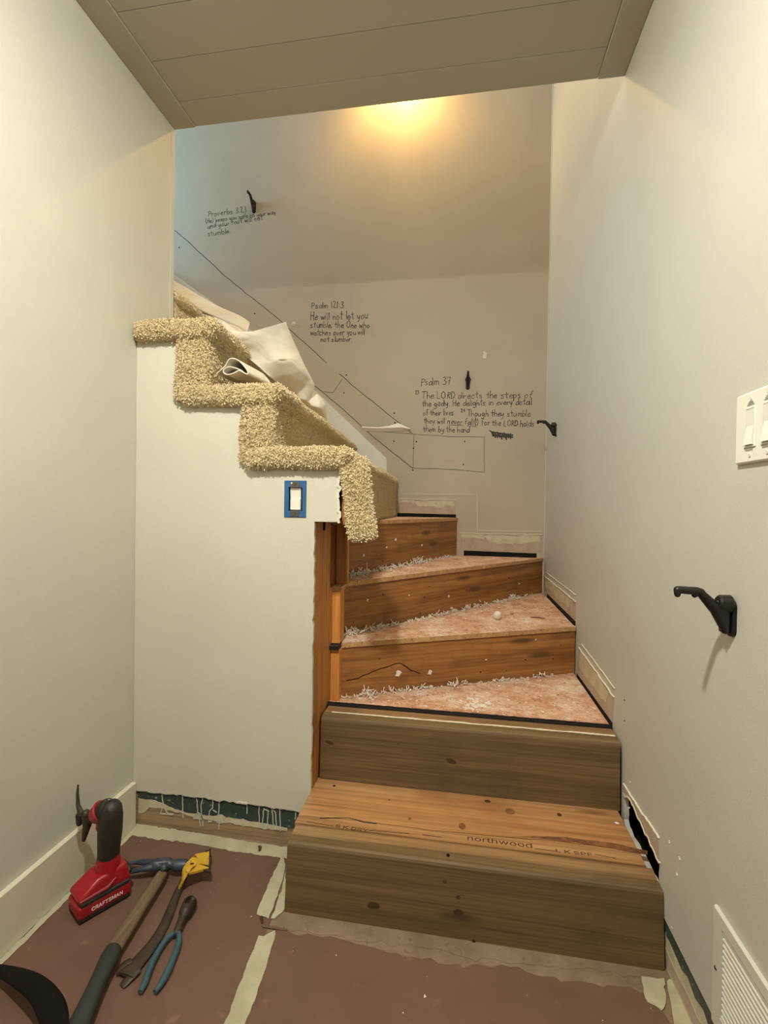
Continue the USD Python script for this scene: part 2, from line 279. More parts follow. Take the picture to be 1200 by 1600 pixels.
def strip_right(a, b, c, d, seed):
    """Strip of bare drywall (a, b: lower edge, c, d: upper edge, as (y, z)) with a remnant of old paint and a ridge of caulk."""
    q = [a, b] + ragged([d, c], 0.002, 0.02, seed)
    obj('bare_strip', on_right(Polygon(q), 0.0012), 'drywall_paper', wr, label='bare drywall strip left by the removed skirting')
    L = lambda s, t: tuple((1 - t) * ((1 - s) * np.array(a) + s * np.array(b)) + t * ((1 - s) * np.array(c) + s * np.array(d)))
    obj('paint_remnant', on_right(Polygon(ragged([L(.16, .38), L(.5, .30), L(.93, .36)], 0.004, 0.02, seed + 1) + ragged([L(.95, .96), L(.5, .92), L(.12, .86)], 0.003, 0.02, seed + 2)).buffer(0), 0.0022), 'old_cream', wr)
    obj('caulk_ridge', on_right(LineString(ragged([c, d], 0.0012, 0.03, seed + 3)).buffer(0.0018), 0.004), 'plaster_edge', wr)
    u = np.array([0, 0.028]); obj('caulk_ridge', on_right(LineString(ragged([tuple(c + u), tuple(np.array(L(.9, 1)) + u)], 0.001, 0.03, seed + 4)).buffer(0.0014), 0.003), 'plaster_edge', wr)
for q_ in ([(1.606, .366), (2.08, .366), (2.08, .3835), (1.606, .389)], [(2.118, .560), (2.80, .560), (2.80, .5865), (2.118, .589)]): obj('gap_shade', on_right(Polygon(q_), .0004), 'shade_black', wr)  # black plates on intact drywall paint the shadow line under the strips
strip_right((1.604, 0.392), (2.085, 0.385), (1.592, 0.476), (2.05, 0.50), 11)
strip_right((2.115, 0.592), (2.89, 0.588), (2.117, 0.673), (2.90, 0.672), 21)
flap = Polygon([(1.489, 0.262), (1.36, 0.266), (1.236, 0.274)] + ragged([(1.228, 0.222), (1.33, 0.238), (1.43, 0.252), (1.487, 0.234)], 0.003, 0.012, 31))
obj('torn_edge', on_right(flap, 0.0028), 'drywall_paper', wr, label='torn drywall paper above the hole')
obj('torn_edge', on_right(LineString(ragged([(1.228, 0.222), (1.33, 0.238), (1.43, 0.252), (1.487, 0.234)], 0.003, 0.012, 31)).buffer(0.0022), 0.0045), 'plaster_edge', wr)
obj('torn_edge', on_right(LineString(ragged([(1.489, 0.262), (1.36, 0.268), (1.236, 0.276)], 0.0012, 0.012, 35)).buffer(0.0016), 0.0045), 'plaster_edge', wr)
for i, (x, y, r) in enumerate([(1046, 1315, .0035), (1062, 1341, .003), (1058, 1366, .003), (1010, 1278, .003), (985, 1222, .0022), (1050, 1449, .002), (984, 1262, .0018)]):
    q = at(x, y, X=XR); obj('paint_chip', on_right(rag_poly([(q[1] - r, q[2] - r * .6), (q[1] + r * .7, q[2] - r), (q[1] + r, q[2] + r * .6), (q[1] - r * .4, q[2] + r)], r * .15, r * .5, i), 0.002), 'plaster_edge', wr)
for x, y in [(976, 1094), (976, 1126)]:
    q = at(x, y, X=XR); obj('nail_hole', on_right(Point(q[1], q[2]).buffer(0.0025, 4), 0.0008), 'dark_hole', wr)

# back wall of the stairwell: drywall with cuts and patches
def bpt(x, y): q = at(x, y, Y=YB); return (q[0], q[2])
bw = thing('wall_back', None, None, (0, YB, 0), kind='structure')
cutlines = [ragged([bpt(*q) for q in L], 0.0014, 0.05, 40 + i) for i, L in enumerate([
    [(250, 342), (288, 372), (315, 397), (350, 430), (396, 467), (430, 494)], [(430, 494), (470, 530), (510, 567)],
    [(530, 584), (570, 618), (610, 650), (645, 678)], [(535, 592), (520, 614)], [(488, 600), (530, 634), (580, 680), (645, 732)],
    [(570, 673), (645, 678), (700, 682), (758, 683)], [(757, 683), (757, 738)], [(645, 731), (700, 733), (757, 738)], [(647, 678), (645, 732)],
    [(520, 614), (505, 611)]])]
cuts = unary_union([LineString(c).buffer(0.0019 if i in (0, 1, 2, 4) else 0.0013) for i, c in enumerate(cutlines)])
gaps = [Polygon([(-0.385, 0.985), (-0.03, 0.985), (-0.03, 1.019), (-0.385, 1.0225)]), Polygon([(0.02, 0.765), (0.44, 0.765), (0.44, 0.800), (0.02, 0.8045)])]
face = sbox(-3.2, 0.0, XR, 5.0).difference(unary_union([cuts] + gaps))
for g in gaps: obj('gap_shade', on_back(g, .001, YB + .003), 'shade_black', bw)  # black backing in the shallow slots paints the shade of a deep gap
pcs = sorted(getattr(face, 'geoms', [face]), key=lambda g: -g.area)
for g in pcs:
    mm = on_back(g, 0.004); mm.apply_translation([0, 0.004, 0]); obj('drywall_sheet' if g is pcs[0] else 'drywall_patch', mm, 'paint_back', bw, smooth=False)
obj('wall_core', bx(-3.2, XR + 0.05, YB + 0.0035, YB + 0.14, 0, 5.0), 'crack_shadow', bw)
for x, y in [(398, 490), (541, 586), (537.5, 613.7), (616, 645.6), (617, 660.6), (615.5, 689.5), (650.8, 690), (646, 700.5), (726, 689.7), (724, 725.7), (645, 734.5), (280, 387)]:
    u, v = bpt(x, y); obj('screw_hole', on_back(Point(u, v).buffer(0.0042, 5), 0.0008), 'dark_hole', bw)
u, v = bpt(459, 506); obj('wall_anchor', cat([on_back(Point(u, v).buffer(0.013, 8), 0.002), cyl((u, YB - 0.002, v), (u, YB - 0.011, v), 0.008, 0.006, 12)]), 'plaster_edge', bw, label='white plug of filler')
u, v = bpt(757, 555); obj('filler_blob', on_back(rag_poly([(u - .012, v - .02), (u + .012, v - .022), (u + .014, v + .012), (u - .004, v + .022)], .002, .01, 4), 0.002), 'plaster_edge', bw)
def strip_back(x0, x1, z0, z1, seed):
    obj('bare_strip', on_back(Polygon([(x0, z0), (x1, z0)] + ragged([(x1, z1), (x0, z1)], 0.002, 0.02, seed)), 0.0012), 'drywall_paper', bw, label='bare drywall strip left by the removed skirting')
    w, h = x1 - x0, z1 - z0
    obj('paint_remnant', on_back(Polygon(ragged([(x0 + .36 * w, z0 + .52 * h), (x0 + .7 * w, z0 + .46 * h), (x0 + .98 * w, z0 + .62 * h)], 0.004, 0.02, seed + 1) + ragged([(x0 + .97 * w, z1 - .004), (x0 + .3 * w, z1 - .012)], 0.003, 0.02, seed + 2)).buffer(0), 0.0022), 'old_cream', bw)
    obj('paint_remnant', on_back(Polygon(ragged([(x0 + .02 * w, z0 + .78 * h), (x0 + .3 * w, z0 + .7 * h)], 0.003, 0.02, seed + 5) + [(x0 + .3 * w, z1 - .004), (x0 + .01 * w, z1 - .006)]).buffer(0), 0.0022), 'old_cream', bw)
    obj('caulk_ridge', on_back(LineString(ragged([(x0, z1), (x1, z1 + .002)], 0.0012, 0.03, seed + 3)).buffer(0.002), 0.004), 'plaster_edge', bw)
strip_back(-0.389, -0.033, 1.022, 1.106, 51); strip_back(-0.003, 0.470, 0.806, 0.908, 61)
for L in ([bpt(632, 772), bpt(743, 773)], [bpt(745, 771), bpt(746, 833)], [bpt(748, 829), bpt(846, 831)]):
    obj('caulk_ridge', on_back(LineString(ragged(L, 0.0008, 0.05, 71)).buffer(0.0016), 0.003), 'plaster_edge', bw)
obj('corner_bead', cyl((XR - 0.002, YB - 0.001, 0.8), (XR - 0.002, YB - 0.001, 4.9), 0.003, n=8), 'paint_right', bw)
# paper peeled from the cut
pa, pb, pc_, pd = bpt(570, 667), bpt(600, 667), bpt(620, 664), bpt(641, 671)
top = np.array([bpt(567, 669), bpt(590, 670), bpt(612, 669.5), bpt(628, 669), bpt(642, 671.5)]); low = np.array([bpt(570, 673.5), bpt(592, 675), bpt(612, 674.5), bpt(630, 673), bpt(642, 672.5)]); mid = np.array([bpt(566, 667), bpt(590, 668), bpt(608, 666), bpt(623, 661.5), bpt(641, 670)])
pv, pf = [], []
for row, dy in ((mid, 0.012), (top, 0.028), (low, 0.004)):
    pv += [(q[0], YB - dy - 0.0006, q[1]) for q in row]
for r_ in range(2):
    for c_ in range(4): a_ = r_ * 5 + c_; pf += [(a_, a_ + 5, a_ + 6), (a_, a_ + 6, a_ + 1)]
pv = np.array(pv); n0 = len(pv); pv = np.vstack([pv, pv + [0, 0.001, 0]]); pf = pf + [(a + n0, c + n0, b + n0) for a, b, c in pf]
obj('peeled_paper', trimesh.Trimesh(pv, pf, process=False), 'white_paper', bw, label='white paper flap peeling from the wall')
# white skirt board that climbs the back wall beside the carpeted flight
sk = Polygon([(-2.3, 2.92), (-1.892, 2.567), (-1.37, 2.195), (-0.835, 1.705), (-0.452, 1.352), (-0.452, 1.0), (-2.3, 1.0)])
mm = on_back(sk, 0.014); obj('trim_1', mm, 'paint_skirt', smooth=False, **S)

# front wall: the drywall under the carpeted flight
wf = thing('wall_front', None, None, (-0.75, YW, 0), kind='structure')
br = ragged([(-0.366, 1.012), (-0.37, 1.08), (-0.366, 1.19)], 0.0035, 0.008, 81)
bl = ragged([(XL + 0.001, 0.119), (-0.75, 0.118), (-0.444, 0.114)], 0.0018, 0.012, 82)
fp = Polygon(bl + ragged([(-0.444, 0.2), (-0.4435, 1.012)], 0.0012, 0.02, 83) + br + [(-0.592, 1.195), (-0.592, 1.395), (-0.812, 1.395), (-0.812, 1.60), (XL + 0.001, 1.60)]).buffer(0)
bx_hole = sbox(-0.5400, 1.0245, -0.4705, 1.1365)
mm = on_back(fp.difference(bx_hole), 0.013, YW); mm.apply_translation([0, 0.013, 0]); obj('drywall', mm, 'paint_front', wf, smooth=False)
mm = on_back(LineString(br).buffer(0.004), 0.004, YW); obj('broken_edge', mm, 'plaster_edge', wf, label='crumbled drywall edge')
mm = on_back(LineString(bl).buffer(0.0018), 0.002, YW + 0.0015); obj('broken_edge', mm, 'drip_white', wf)
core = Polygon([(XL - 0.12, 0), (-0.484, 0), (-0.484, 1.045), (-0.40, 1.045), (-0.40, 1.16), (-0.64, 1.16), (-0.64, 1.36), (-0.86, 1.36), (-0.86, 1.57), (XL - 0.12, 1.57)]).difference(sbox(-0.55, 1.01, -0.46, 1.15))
mm = on_back(core, 0.145, YW + 0.158); obj('wall_core', mm, 'shade_black', wf)
obj('back_panel', bx(-0.58, -0.44, YW + 0.10, YW + 0.11, 0.98, 1.17), 'shade_black', wf)
obj('stud', bx(-0.4840, -0.4445, YW + 0.014, YW + 0.195, 0.0, 1.010, 0.002), 'old_pine_upright', wf, label='bare wood stud at the wall end')
obj('header', bx(-0.445, -0.368, YW + 0.014, YW + 0.195, 1.0105, 1.04, 0.002), 'old_pine', wf)
obj('bare_strip', bx(XL + 0.001, -0.485, YW + 0.006, YW + 0.0125, 0.0, 0.118), 'raw_plate', wf, label='bare wood and drywall where the baseboard was')
gs = Polygon(ragged([(XL + 0.016, 0.117), (-0.485, 0.112)], 0.0, 0.05) + ragged([(-0.445, 0.03), (-0.487, 0.04), (-0.50, 0.052), (-0.62, 0.056), (-0.74, 0.060), (-0.85, 0.058), (-0.93, 0.070), (XL + 0.016, 0.092)], 0.002, 0.012, 92)).buffer(0).intersection(sbox(-2, 0, -0.4855, 1))
mm = on_back(gs, 0.0012, YW + 0.006); obj('green_paint_strip', mm, 'green_paint', wf, label='old dark green paint')
wp = Polygon(ragged([(XL + 0.018, 0.088), (-0.97, 0.088), (-0.92, 0.074), (-0.86, 0.060), (-0.76, 0.061), (-0.745, 0.072), (-0.73, 0.064), (-0.6, 0.058), (-0.52, 0.053)], 0.0012, 0.012, 93) + ragged([(-0.52, 0.043), (-0.64, 0.042), (-0.74, 0.044), (-0.78, 0.046), (-0.86, 0.053), (-0.93, 0.061), (-0.99, 0.066), (-1.01, 0.045), (XL + 0.018, 0.04)], 0.002, 0.012, 94)).buffer(0)
mm = on_back(wp, 0.0016, YW + 0.006); obj('paint_remnant', mm, 'old_cream', wf)
def fpt(x, y): q = at(x, y, Y=YW + 0.004); return (q[0], q[2])
drips = [[(253, 1242), (254, 1252), (256, 1260), (250, 1272), (272, 1273), (262, 1272), (256, 1262)], [(285, 1243), (286, 1278)], [(307, 1245), (309, 1270), (301, 1279), (318, 1280), (310, 1269), (313, 1290)], [(317, 1245), (314, 1262), (317, 1290)],
         [(332, 1250), (333, 1262), (327, 1268), (326, 1284), (330, 1284)], [(333, 1266), (338, 1269)], [(343, 1253), (341, 1276), (349, 1286), (338, 1285), (342, 1280), (342, 1295)], [(386, 1257), (386, 1271)], [(405, 1261), (405, 1292), (415, 1296), (418, 1294), (419, 1266), (412, 1264), (410, 1292)],
         [(425, 1264), (428, 1296), (434, 1297)], [(424, 1264), (430, 1268), (433, 1297)], [(437, 1264), (438, 1298)], [(462, 1268), (461, 1280)]]
for i, dline in enumerate(drips):
    mm = on_back(LineString(ragged([fpt(*q) for q in dline], 0.0006, 0.008, i)).buffer(0.0017), 0.003, YW + 0.0065); obj('paint_drip', mm, 'drip_white', wf)
mm = on_back(LineString([fpt(373, 1252), fpt(386, 1254)]).buffer(0.003), 0.004, YW + 0.002); obj('paint_drip', mm, 'dust_white', wf)

# ceiling of painted planks between two border boards
ce = thing('ceiling', None, None, (0, 0, ZC), kind='structure')
can_hole = Point(*CAN).buffer(0.075, 24)
def on_ceiling(poly, z, t): return onto(ext(poly, t), (0, 0, z), *FLOOR)
for k in range(-13, 3):
    y1 = 1.362 + 0.149 * k; y0 = y1 - 0.149
    if k == 2: y1 = YE
    a = 0.4 if y0 > -0.8 else 0.4
    obj('ceiling_plank', on_ceiling(sbox(-0.9665, y0 + 0.001, 0.4015, y1 - 0.001).difference(can_hole), ZC + (0.0008 if k % 2 else 0.0), 0.018), 'paint_ceiling', ce)
obj('border_board', bx(XL, -0.968, -0.7, YE, ZC - 0.004, ZC + 0.018, 0.002), 'paint_ceiling', ce)
obj('border_board', bx(0.403, XR, -0.7, YE, ZC - 0.004, ZC + 0.018, 0.002), 'paint_ceiling', ce)
obj('rear_panel', bx(-3.2, XR, -3.6, -0.72, ZC + 0.001, ZC + 0.018), 'paint_ceiling', ce)
obj('upper_floor', on_ceiling(sbox(-3.2, -3.6, XR + 0.02, YE - 0.002).difference(can_hole.buffer(0.004)), ZC + 0.019, 0.28), 'paint_upper', ce)
obj('rear_wall_cap', bx(-3.2, XL - 0.12, -0.8, -0.68, 0, ZC + 0.01), 'paint_left', ce)
ring = trimesh.creation.revolve(np.array([(0.071, 0.0), (0.071, 0.055), (0.0, 0.055), (0.0, 0.058), (0.0745, 0.058), (0.0745, 0.0), (0.088, -0.001), (0.09, -0.006), (0.075, -0.006), (0.071, 0.0)]), sections=40); ring.apply_translation([CAN[0], CAN[1], ZC])
obj('downlight', ring, 'white_plastic', label='white recessed ceiling downlight in front of the stairs', cat='lamp')
obj('wall_rear', bx(-3.2, XR, -3.72, -3.6, 0, 2.5), 'old_pine', **S)
obj('wall_far_left', bx(-3.32, -3.2, -3.72, YB + 0.1, 0, 5.0), 'paint_upper', **S)
obj('wall_hall', bx(-3.2, XR, -1.3, -1.2, 2.70, 5.0), 'paint_upper', **S)
obj('ceiling_upper', bx(-3.32, XR + 0.1, -1.3, YB + 0.14, 5.0, 5.1), 'paint_upper', **S)
obj('wall_behind_stairs', bx(-3.2, XL - 0.001, YE - 0.12, YE - 0.001, 0.0, 2.43), 'paint_upper', **S)
fl = thing('floor_lamp', 'plain floor lamp behind the camera', 'lamp', (-1.25, -2.3, 0))
obj('base', cyl((-1.25, -2.3, 0), (-1.25, -2.3, 0.025), 0.13, 0.11, 32, 0.004), 'black_metal', fl); obj('pole', cyl((-1.25, -2.3, 0.02), (-1.25, -2.3, 1.54), 0.012), 'black_metal', fl)
sc = thing('wall_sconce', 'small shaded sconce high on the stairwell wall', 'lamp', (-0.40, YB, 3.9))
sh = trimesh.creation.revolve(np.array([(0.055, -0.03), (0.055, 0.11), (0.012, 0.12), (0.012, 0.123), (0.058, 0.113), (0.058, -0.03), (0.055, -0.03)]), sections=32); sh.apply_translation([-0.40, 2.80, 3.72])
obj('shade', sh, 'black_metal', sc); obj('arm', cat([cyl((-0.40, YB, 3.82), (-0.40, 2.80, 3.845), 0.01), cyl((-0.40, YB, 3.82), (-0.40, YB - 0.015, 3.82), 0.05)]), 'black_metal', sc)

# ================================================================== THE STAIRCASE
Z1, Z2, Z3, Z4, Z5 = 0.176, 0.378, 0.573, 0.775, 1.0
X0 = -0.442
st = thing('staircase', 'wooden winder staircase stripped to bare treads and risers, turning left', 'stairs', (0, 1.2, 0))
def board_x(x0, x1, prof):
    """A board along x whose section prof is a list of (y, z)."""
    m = ext(Polygon(prof), x1 - x0); T = np.array([[0, 0, 1, x0], [1, 0, 0, 0], [0, 1, 0, 0], [0, 0, 0, 1.0]]); m.apply_transform(T); return m
xr = XR - 0.002
obj('step_board', board_x(X0 + 0.004, xr, [(1.186, 0.0), (1.2025, 0.163), (1.2050, 0.1685), (1.2105, 0.1715), (1.234, Z1 - 0.003), (1.2355, Z1 - 0.006), (1.2355, 0.0)]), 'new_lumber', st, smooth=False, label='front board of the bottom step, grey-brown lumber')
obj('step_board', board_x(X0 + 0.004, xr, [(1.2375, 0.0), (1.2375, Z1 - 0.006), (1.2395, Z1 - 0.002), (1.2715, Z1 - 0.001), (1.2735, Z1 - 0.005), (1.2745, 0.0)]), 'new_lumber_top', st, smooth=False)
def pl_y(x, t): return 1.276 + 0.0
seam = ragged([(X0 - .002, 1.303), (-.28, 1.315), (-.16, 1.311), (-.05, 1.311), (.09, 1.316), (.24, 1.328), (xr - .012, 1.329)], .0008, .03, 150)
obj('tread', on_floor(Polygon([(X0 - .002, 1.2765), (xr - .012, 1.2765)] + seam[::-1]), .036, Z1 - .0355), 'tread_strip', st, smooth=False, label='narrow front strip of the bottom tread with faded print')
obj('tread', on_floor(Polygon([(x, y + .0022) for x, y in seam] + [(xr - .012, 1.50), (X0 - .002, 1.50)]), .0375, Z1 - .036), 'tread_plank', st, smooth=False, label='smooth orange pine plank of the bottom step')
obj('step_side', bx(X0 + 0.012, X0 + 0.05, 1.277, 1.50, 0.0, Z1 - 0.037), 'new_lumber', st)
obj('step_board', board_x(X0 + 0.004, xr - 0.006, [(1.494, Z1 + 0.002), (1.503, 0.3655), (1.5055, 0.371), (1.511, 0.374), (1.5390, Z2 - 0.0015), (1.5405, Z2 - 0.004), (1.5405, Z1 + 0.002)]), 'new_lumber', st, smooth=False, label='front board of the second step, grey-brown lumber')
obj('step_board', board_x(X0 + 0.004, xr - 0.006, [(1.5425, Z1 + 0.002), (1.5425, Z2 - 0.006), (1.545, Z2 - 0.003), (1.592, Z2 - 0.003), (1.594, Z2 - 0.006), (1.594, Z1 + 0.002)]), 'new_lumber_top', st, smooth=False)
gl = Polygon(ragged([(X0 + 0.03, 1.5375), (0.3, 1.5385), (xr - 0.01, 1.5375)], 0.0008, 0.03, 101) + ragged([(xr - 0.01, 1.5425), (-0.1, 1.5435), (X0 + 0.03, 1.542)], 0.0011, 0.03, 102)).buffer(0)
obj('pale_line', on_floor(gl, 0.0025, Z2 - 0.0015), 'line_cream', st, label='pale line between the boards')  # thin pale strip laid over the joint
ad = Polygon(ragged([(X0 - 0.004, 1.5945), (xr - 0.004, 1.5945)], 0.0012, 0.015, 103) + ragged([(xr - 0.004, 1.6155), (X0 - 0.004, 1.6155)], 0.0012, 0.012, 104)).buffer(0)
obj('adhesive_strip', on_floor(ad, 0.014, Z2 - 0.012), 'black_adhesive', st, label='black ridge along the edge of the second tread')
ad2 = Polygon(ragged([(X0 - 0.004, 1.6005), (xr - 0.004, 1.6005)], 0.0008, 0.02, 105) + ragged([(xr - 0.004, 1.606), (X0 - 0.004, 1.606)], 0.001, 0.015, 106)).buffer(0)
obj('adhesive_strip', on_floor(ad2, 0.006, Z2), 'black_adhesive', st)
A = {3: np.array([-0.414, 1.662]), 4: np.array([-0.438, 1.745]), 5: np.array([-0.462, 1.845])}
B = {3: np.array([0.480, 2.098]), 4: np.array([0.476, 2.9055]), 5: np.array([-0.0195, 2.9055])}
g = 0.008   # the treads stop short of the walls
top = {2: Polygon([(-0.47, 1.612), (xr - 0.004, 1.612), (XR - g, 2.14), (-0.47, 1.70)]),
       3: Polygon([A[3] + [-.05, -.024], B[3], (XR - g, 2.12), (XR - g, YB - g), (0.44, YB - g), A[4] + [-.03, 0.03]]),
       4: Polygon([A[4] + [-.03, -.04], B[4] - [0.0, .002], (0.47, YB - g), (-0.03, YB - g), A[5] + [-.02, 0.04]]),
       5: Polygon([A[5] + [0.0, 0.0], B[5] - [0, .002], (-0.03, YB - g), (-0.50, YB - g), (-0.50, 1.85)])}
ZT = {2: Z2, 3: Z3, 4: Z4, 5: Z5}
for k in (2, 3, 4, 5):
    obj('tread', on_floor(top[k], 0.0178, ZT[k] - 0.0178), 'osb_tread', st, label='flaky reddish particle board tread' if k == 2 else None, smooth=False)
crack = [(0.020, 0.055), (0.07, 0.062), (0.13, 0.082), (0.20, 0.101), (0.225, 0.103), (0.245, 0.09), (0.27, 0.071), (0.305, 0.058)]
for k in (3, 4, 5):
    a, b = A[k], B[k]; d = b - a; L = np.linalg.norm(d); d = d / L; ang = math.degrees(math.atan2(d[1], d[0])); z0, z1 = ZT[k - 1], ZT[k]
    bd = man(bx(0.0, L, 0.004, 0.022, 0.0008, z1 - z0 - 0.0182))
    if k == 3:
        for cl, w, dp in ((crack, 0.0034, 0.012), ([(0.001, 0.025), (0.003, 0.055)], 0.002, 0.010), ([(0.02, 0.055), (0.0, 0.05)], 0.001, 0.006)):
            q = ext(LineString(ragged(cl, 0.0009, 0.012, 9)).buffer(w, cap_style='flat').buffer(-w * .35), dp)
            q = onto(q, (0, 0.004 + dp - 0.002, 0), (1, 0, 0), (0, 0, 1)); bd = bd - man(q)
    obj('riser', tm(bd), 'old_pine', st, label='orange pine riser with a long crack' if k == 3 else None, smooth=False, xf=((a[0], a[1], z0), ang))
    # front edge of the tread above: lighter raw board edge
    ed = Polygon(ragged([(0.0, -0.002), (L - 0.002, -0.002)], 0.0004, 0.02, 110 + k) + [(L - 0.002, 0.004), (0.0, 0.004)]).buffer(0)
    m_ = on_floor(ed, 0.0172, 0.0); obj('tread_edge', m_, 'osb_edge', st, smooth=False, xf=((a[0], a[1], z1 - 0.0176), ang))
# blocking at the inner corner
obj('blocking', bx(-0.4435, -0.4115, 1.628, 1.668, Z2, 0.5585, 0.0015), 'fresh_pine_upright', st, label='fresh pine blocking')
obj('blocking', bx(-0.4440, -0.4145, 1.640, 1.700, 0.576, 0.760, 0.0015), 'fresh_pine_upright', st)
obj('blocking', bx(-0.52, -0.4440, 1.70, 1.74, Z2, 0.99), 'old_pine_upright', st)
obj('blocking', tm(man(bx(-0.4445, -0.402, 1.69, 1.715, 0.778, 0.996, 0.001))), 'old_pine_upright', st)
obj('blocking', bx(-0.455, -0.4438, 1.617, 1.68, Z2, 0.775), 'old_pine_upright', st)
obj('shim', bx(-0.450, -0.4125, 1.616, 1.668, 0.5595, 0.5745, 0.001), 'black_adhesive', st, label='dark rubbery shim')
obj('tread_end', bx(-0.4445, -0.41, 1.637, 1.70, 0.7605, 0.777, 0.001), 'osb_edge', st)
obj('inner_panel', bx(-0.53, -0.52, 1.64, 1.86, Z2, Z5), 'old_pine', st)
obj('stringer_end', bx(-0.364, -0.343, 1.445, 1.60, 1.002, 1.19, 0.002), 'old_pine_upright', st, label='brown wood end beside the hanging carpet')

# carpet-pad scraps, staples and dust along the foot of each riser: tufts nobody could count
def tufts(spots, seed, h=0.017, r=0.010):
    rr = np.random.default_rng(seed); P = []
    for (x, y, z, s) in spots:
        for _ in range(int(14 * s)):
            o = np.array([x, y, z]) + rr.normal(size=3) * [r * s, r * s * .4, 0]; o[2] = z + abs(rr.normal()) * 0.007 * s
            d = rr.normal(size=3); d[2] = abs(d[2]) + .3; d /= np.linalg.norm(d); e = rr.normal(size=3) * .7; l = h * s * rr.uniform(.4, 1.1)
            t = np.linspace(0, 1, 5)[:, None]; q = o + d * l * t + e * l * t * t * .5 + np.cross(d, e) * l * .25 * np.sin(t * 5)
            q[:, 2] = np.maximum(q[:, 2], z + .001); P.append(q)
    return np.array(P)
for k in (3, 4, 5):
    a, b = A[k], B[k]; d = (b - a) / np.linalg.norm(b - a); n = np.array([d[1], -d[0]]); L = np.linalg.norm(b - a); rr = np.random.default_rng(300 + k); sp = []
    s = 0.01
    while s < (L - .02) * (.92 if k < 5 else .93):
        q = a + d * s + n * (0.004 + abs(rr.normal()) * 0.006); sp.append((q[0], q[1], ZT[k - 1], rr.uniform(.45, 1.0) * (1.5 if rr.random() < .3 else .85)))
        s += rr.uniform(0.008, 0.036) * (1 + .6 * s) * (.75 if k > 3 else 1)
    curves('pad_scraps', tufts(sp, 310 + k), 0.0030, 'pad_scrap', st, label='white tufts of torn carpet pad and staples')
    # flecks of grit and dust on the tread in front of the riser
    pl = top[k - 1]; parts = []; x0_, y0_, x1_, y1_ = pl.bounds; c = 0
    while c < 170:
        x, y = rr.uniform(x0_, x1_), rr.uniform(y0_, y1_)
        dist = abs(np.dot(np.array([x, y]) - a, n))
        if not pl.buffer(-.01).contains(Point(x, y)) or np.dot(np.array([x, y]) - a, n) < .004 or rr.random() > math.exp(-dist / 0.12) + .12: continue
        r0 = rr.uniform(.0008, .0030) * (1.6 if rr.random() < .1 else 1)
        parts.append(hull_pts(np.array([x, y, ZT[k - 1]]) + rr.normal(size=(7, 3)) * [r0, r0, r0 * .4] + [0, 0, r0 * .3])); c += 1
    obj('grit', cat([tm(q) for q in parts if q.volume() > 0]), 'dust_white' if k != 4 else 'pad_scrap', st, kind='stuff', smooth=False)
    # paint spatters, stuck pad and nail holes on the riser's face
    fl_ = {3: [(623, 1052, 9), (672, 1051, 6), (760, 1031, 2.5), (838, 1000, 2)], 4: [(575, 938, 3), (706, 950, 3), (702, 932, 3), (640, 930, 2), (812, 912, 2)], 5: [(619, 843, 4), (569, 868, 4), (605, 855, 3), (660, 852, 3), (585, 840, 2)]}[k]
    for i, (px, py, r) in enumerate(fl_):
        dd = RC.T @ np.array([(px - 600) / FPX, -(py - 800) / FPX, 1]); o = np.array([0, 0, HC]); t = np.dot(a - o[:2], n) / np.dot(dd[:2], n); q = o + t * dd
        sx = .62 * r * t / FPX; u = np.dot(q[:2] - a, d); w = q[2] - ZT[k - 1]
        m_ = ext(rag_poly([(-sx, -sx * .7), (sx * .8, -sx), (sx, sx * .5), (-sx * .3, sx * .9)], sx * .2, sx * .5, i + k), 0.002)
        obj('paint_spatter', onto(m_, (u, 0.004, w), (1, 0, 0), (0, 0, 1)), 'dust_white', st, xf=((a[0], a[1], ZT[k - 1]), math.degrees(math.atan2(d[1], d[0]))))
    for i in range(7):
        u, w = rr.uniform(.05, L - .05), rr.uniform(.02, .16)
        obj('nail_hole', onto(ext(Point(0, 0).buffer(rr.uniform(.0018, .0035), 4), 0.0006), (u, 0.0038, w), (1, 0, 0), (0, 0, 1)), 'dark_hole', st, xf=((a[0], a[1], ZT[k - 1]), math.degrees(math.atan2(d[1], d[0]))))
for i, (px, py, s) in enumerate([(522, 1228, 3), (517, 1320, 2.5), (608, 1250, 2), (700, 1340, 3), (695, 1378, 3), (716, 1400, 3.5), (740, 1464, 3), (714, 1222, 3), (940, 1230, 2.5), (590, 1190, 2.5)]):
    yy = 1.20 if py > 1320 else 1.50
    if i in (0, 2): q = at(px, py, Z=Z1 + .0015); m_ = ext(Point(0, 0).buffer(s / 700, 6), .0006); m_.apply_translation(q)
    else: q = at(px, py, Y=yy - .003); m_ = onto(ext(Point(0, 0).buffer(s / 700, 6), .0008), (q[0], 1.5 - .0005 if yy == 1.5 else 1.185 + q[2] / .158 * .0175 - .0008, q[2]), *BACK)
    obj('nail_hole', m_, 'nail_metal' if i % 3 else 'dark_hole', st)
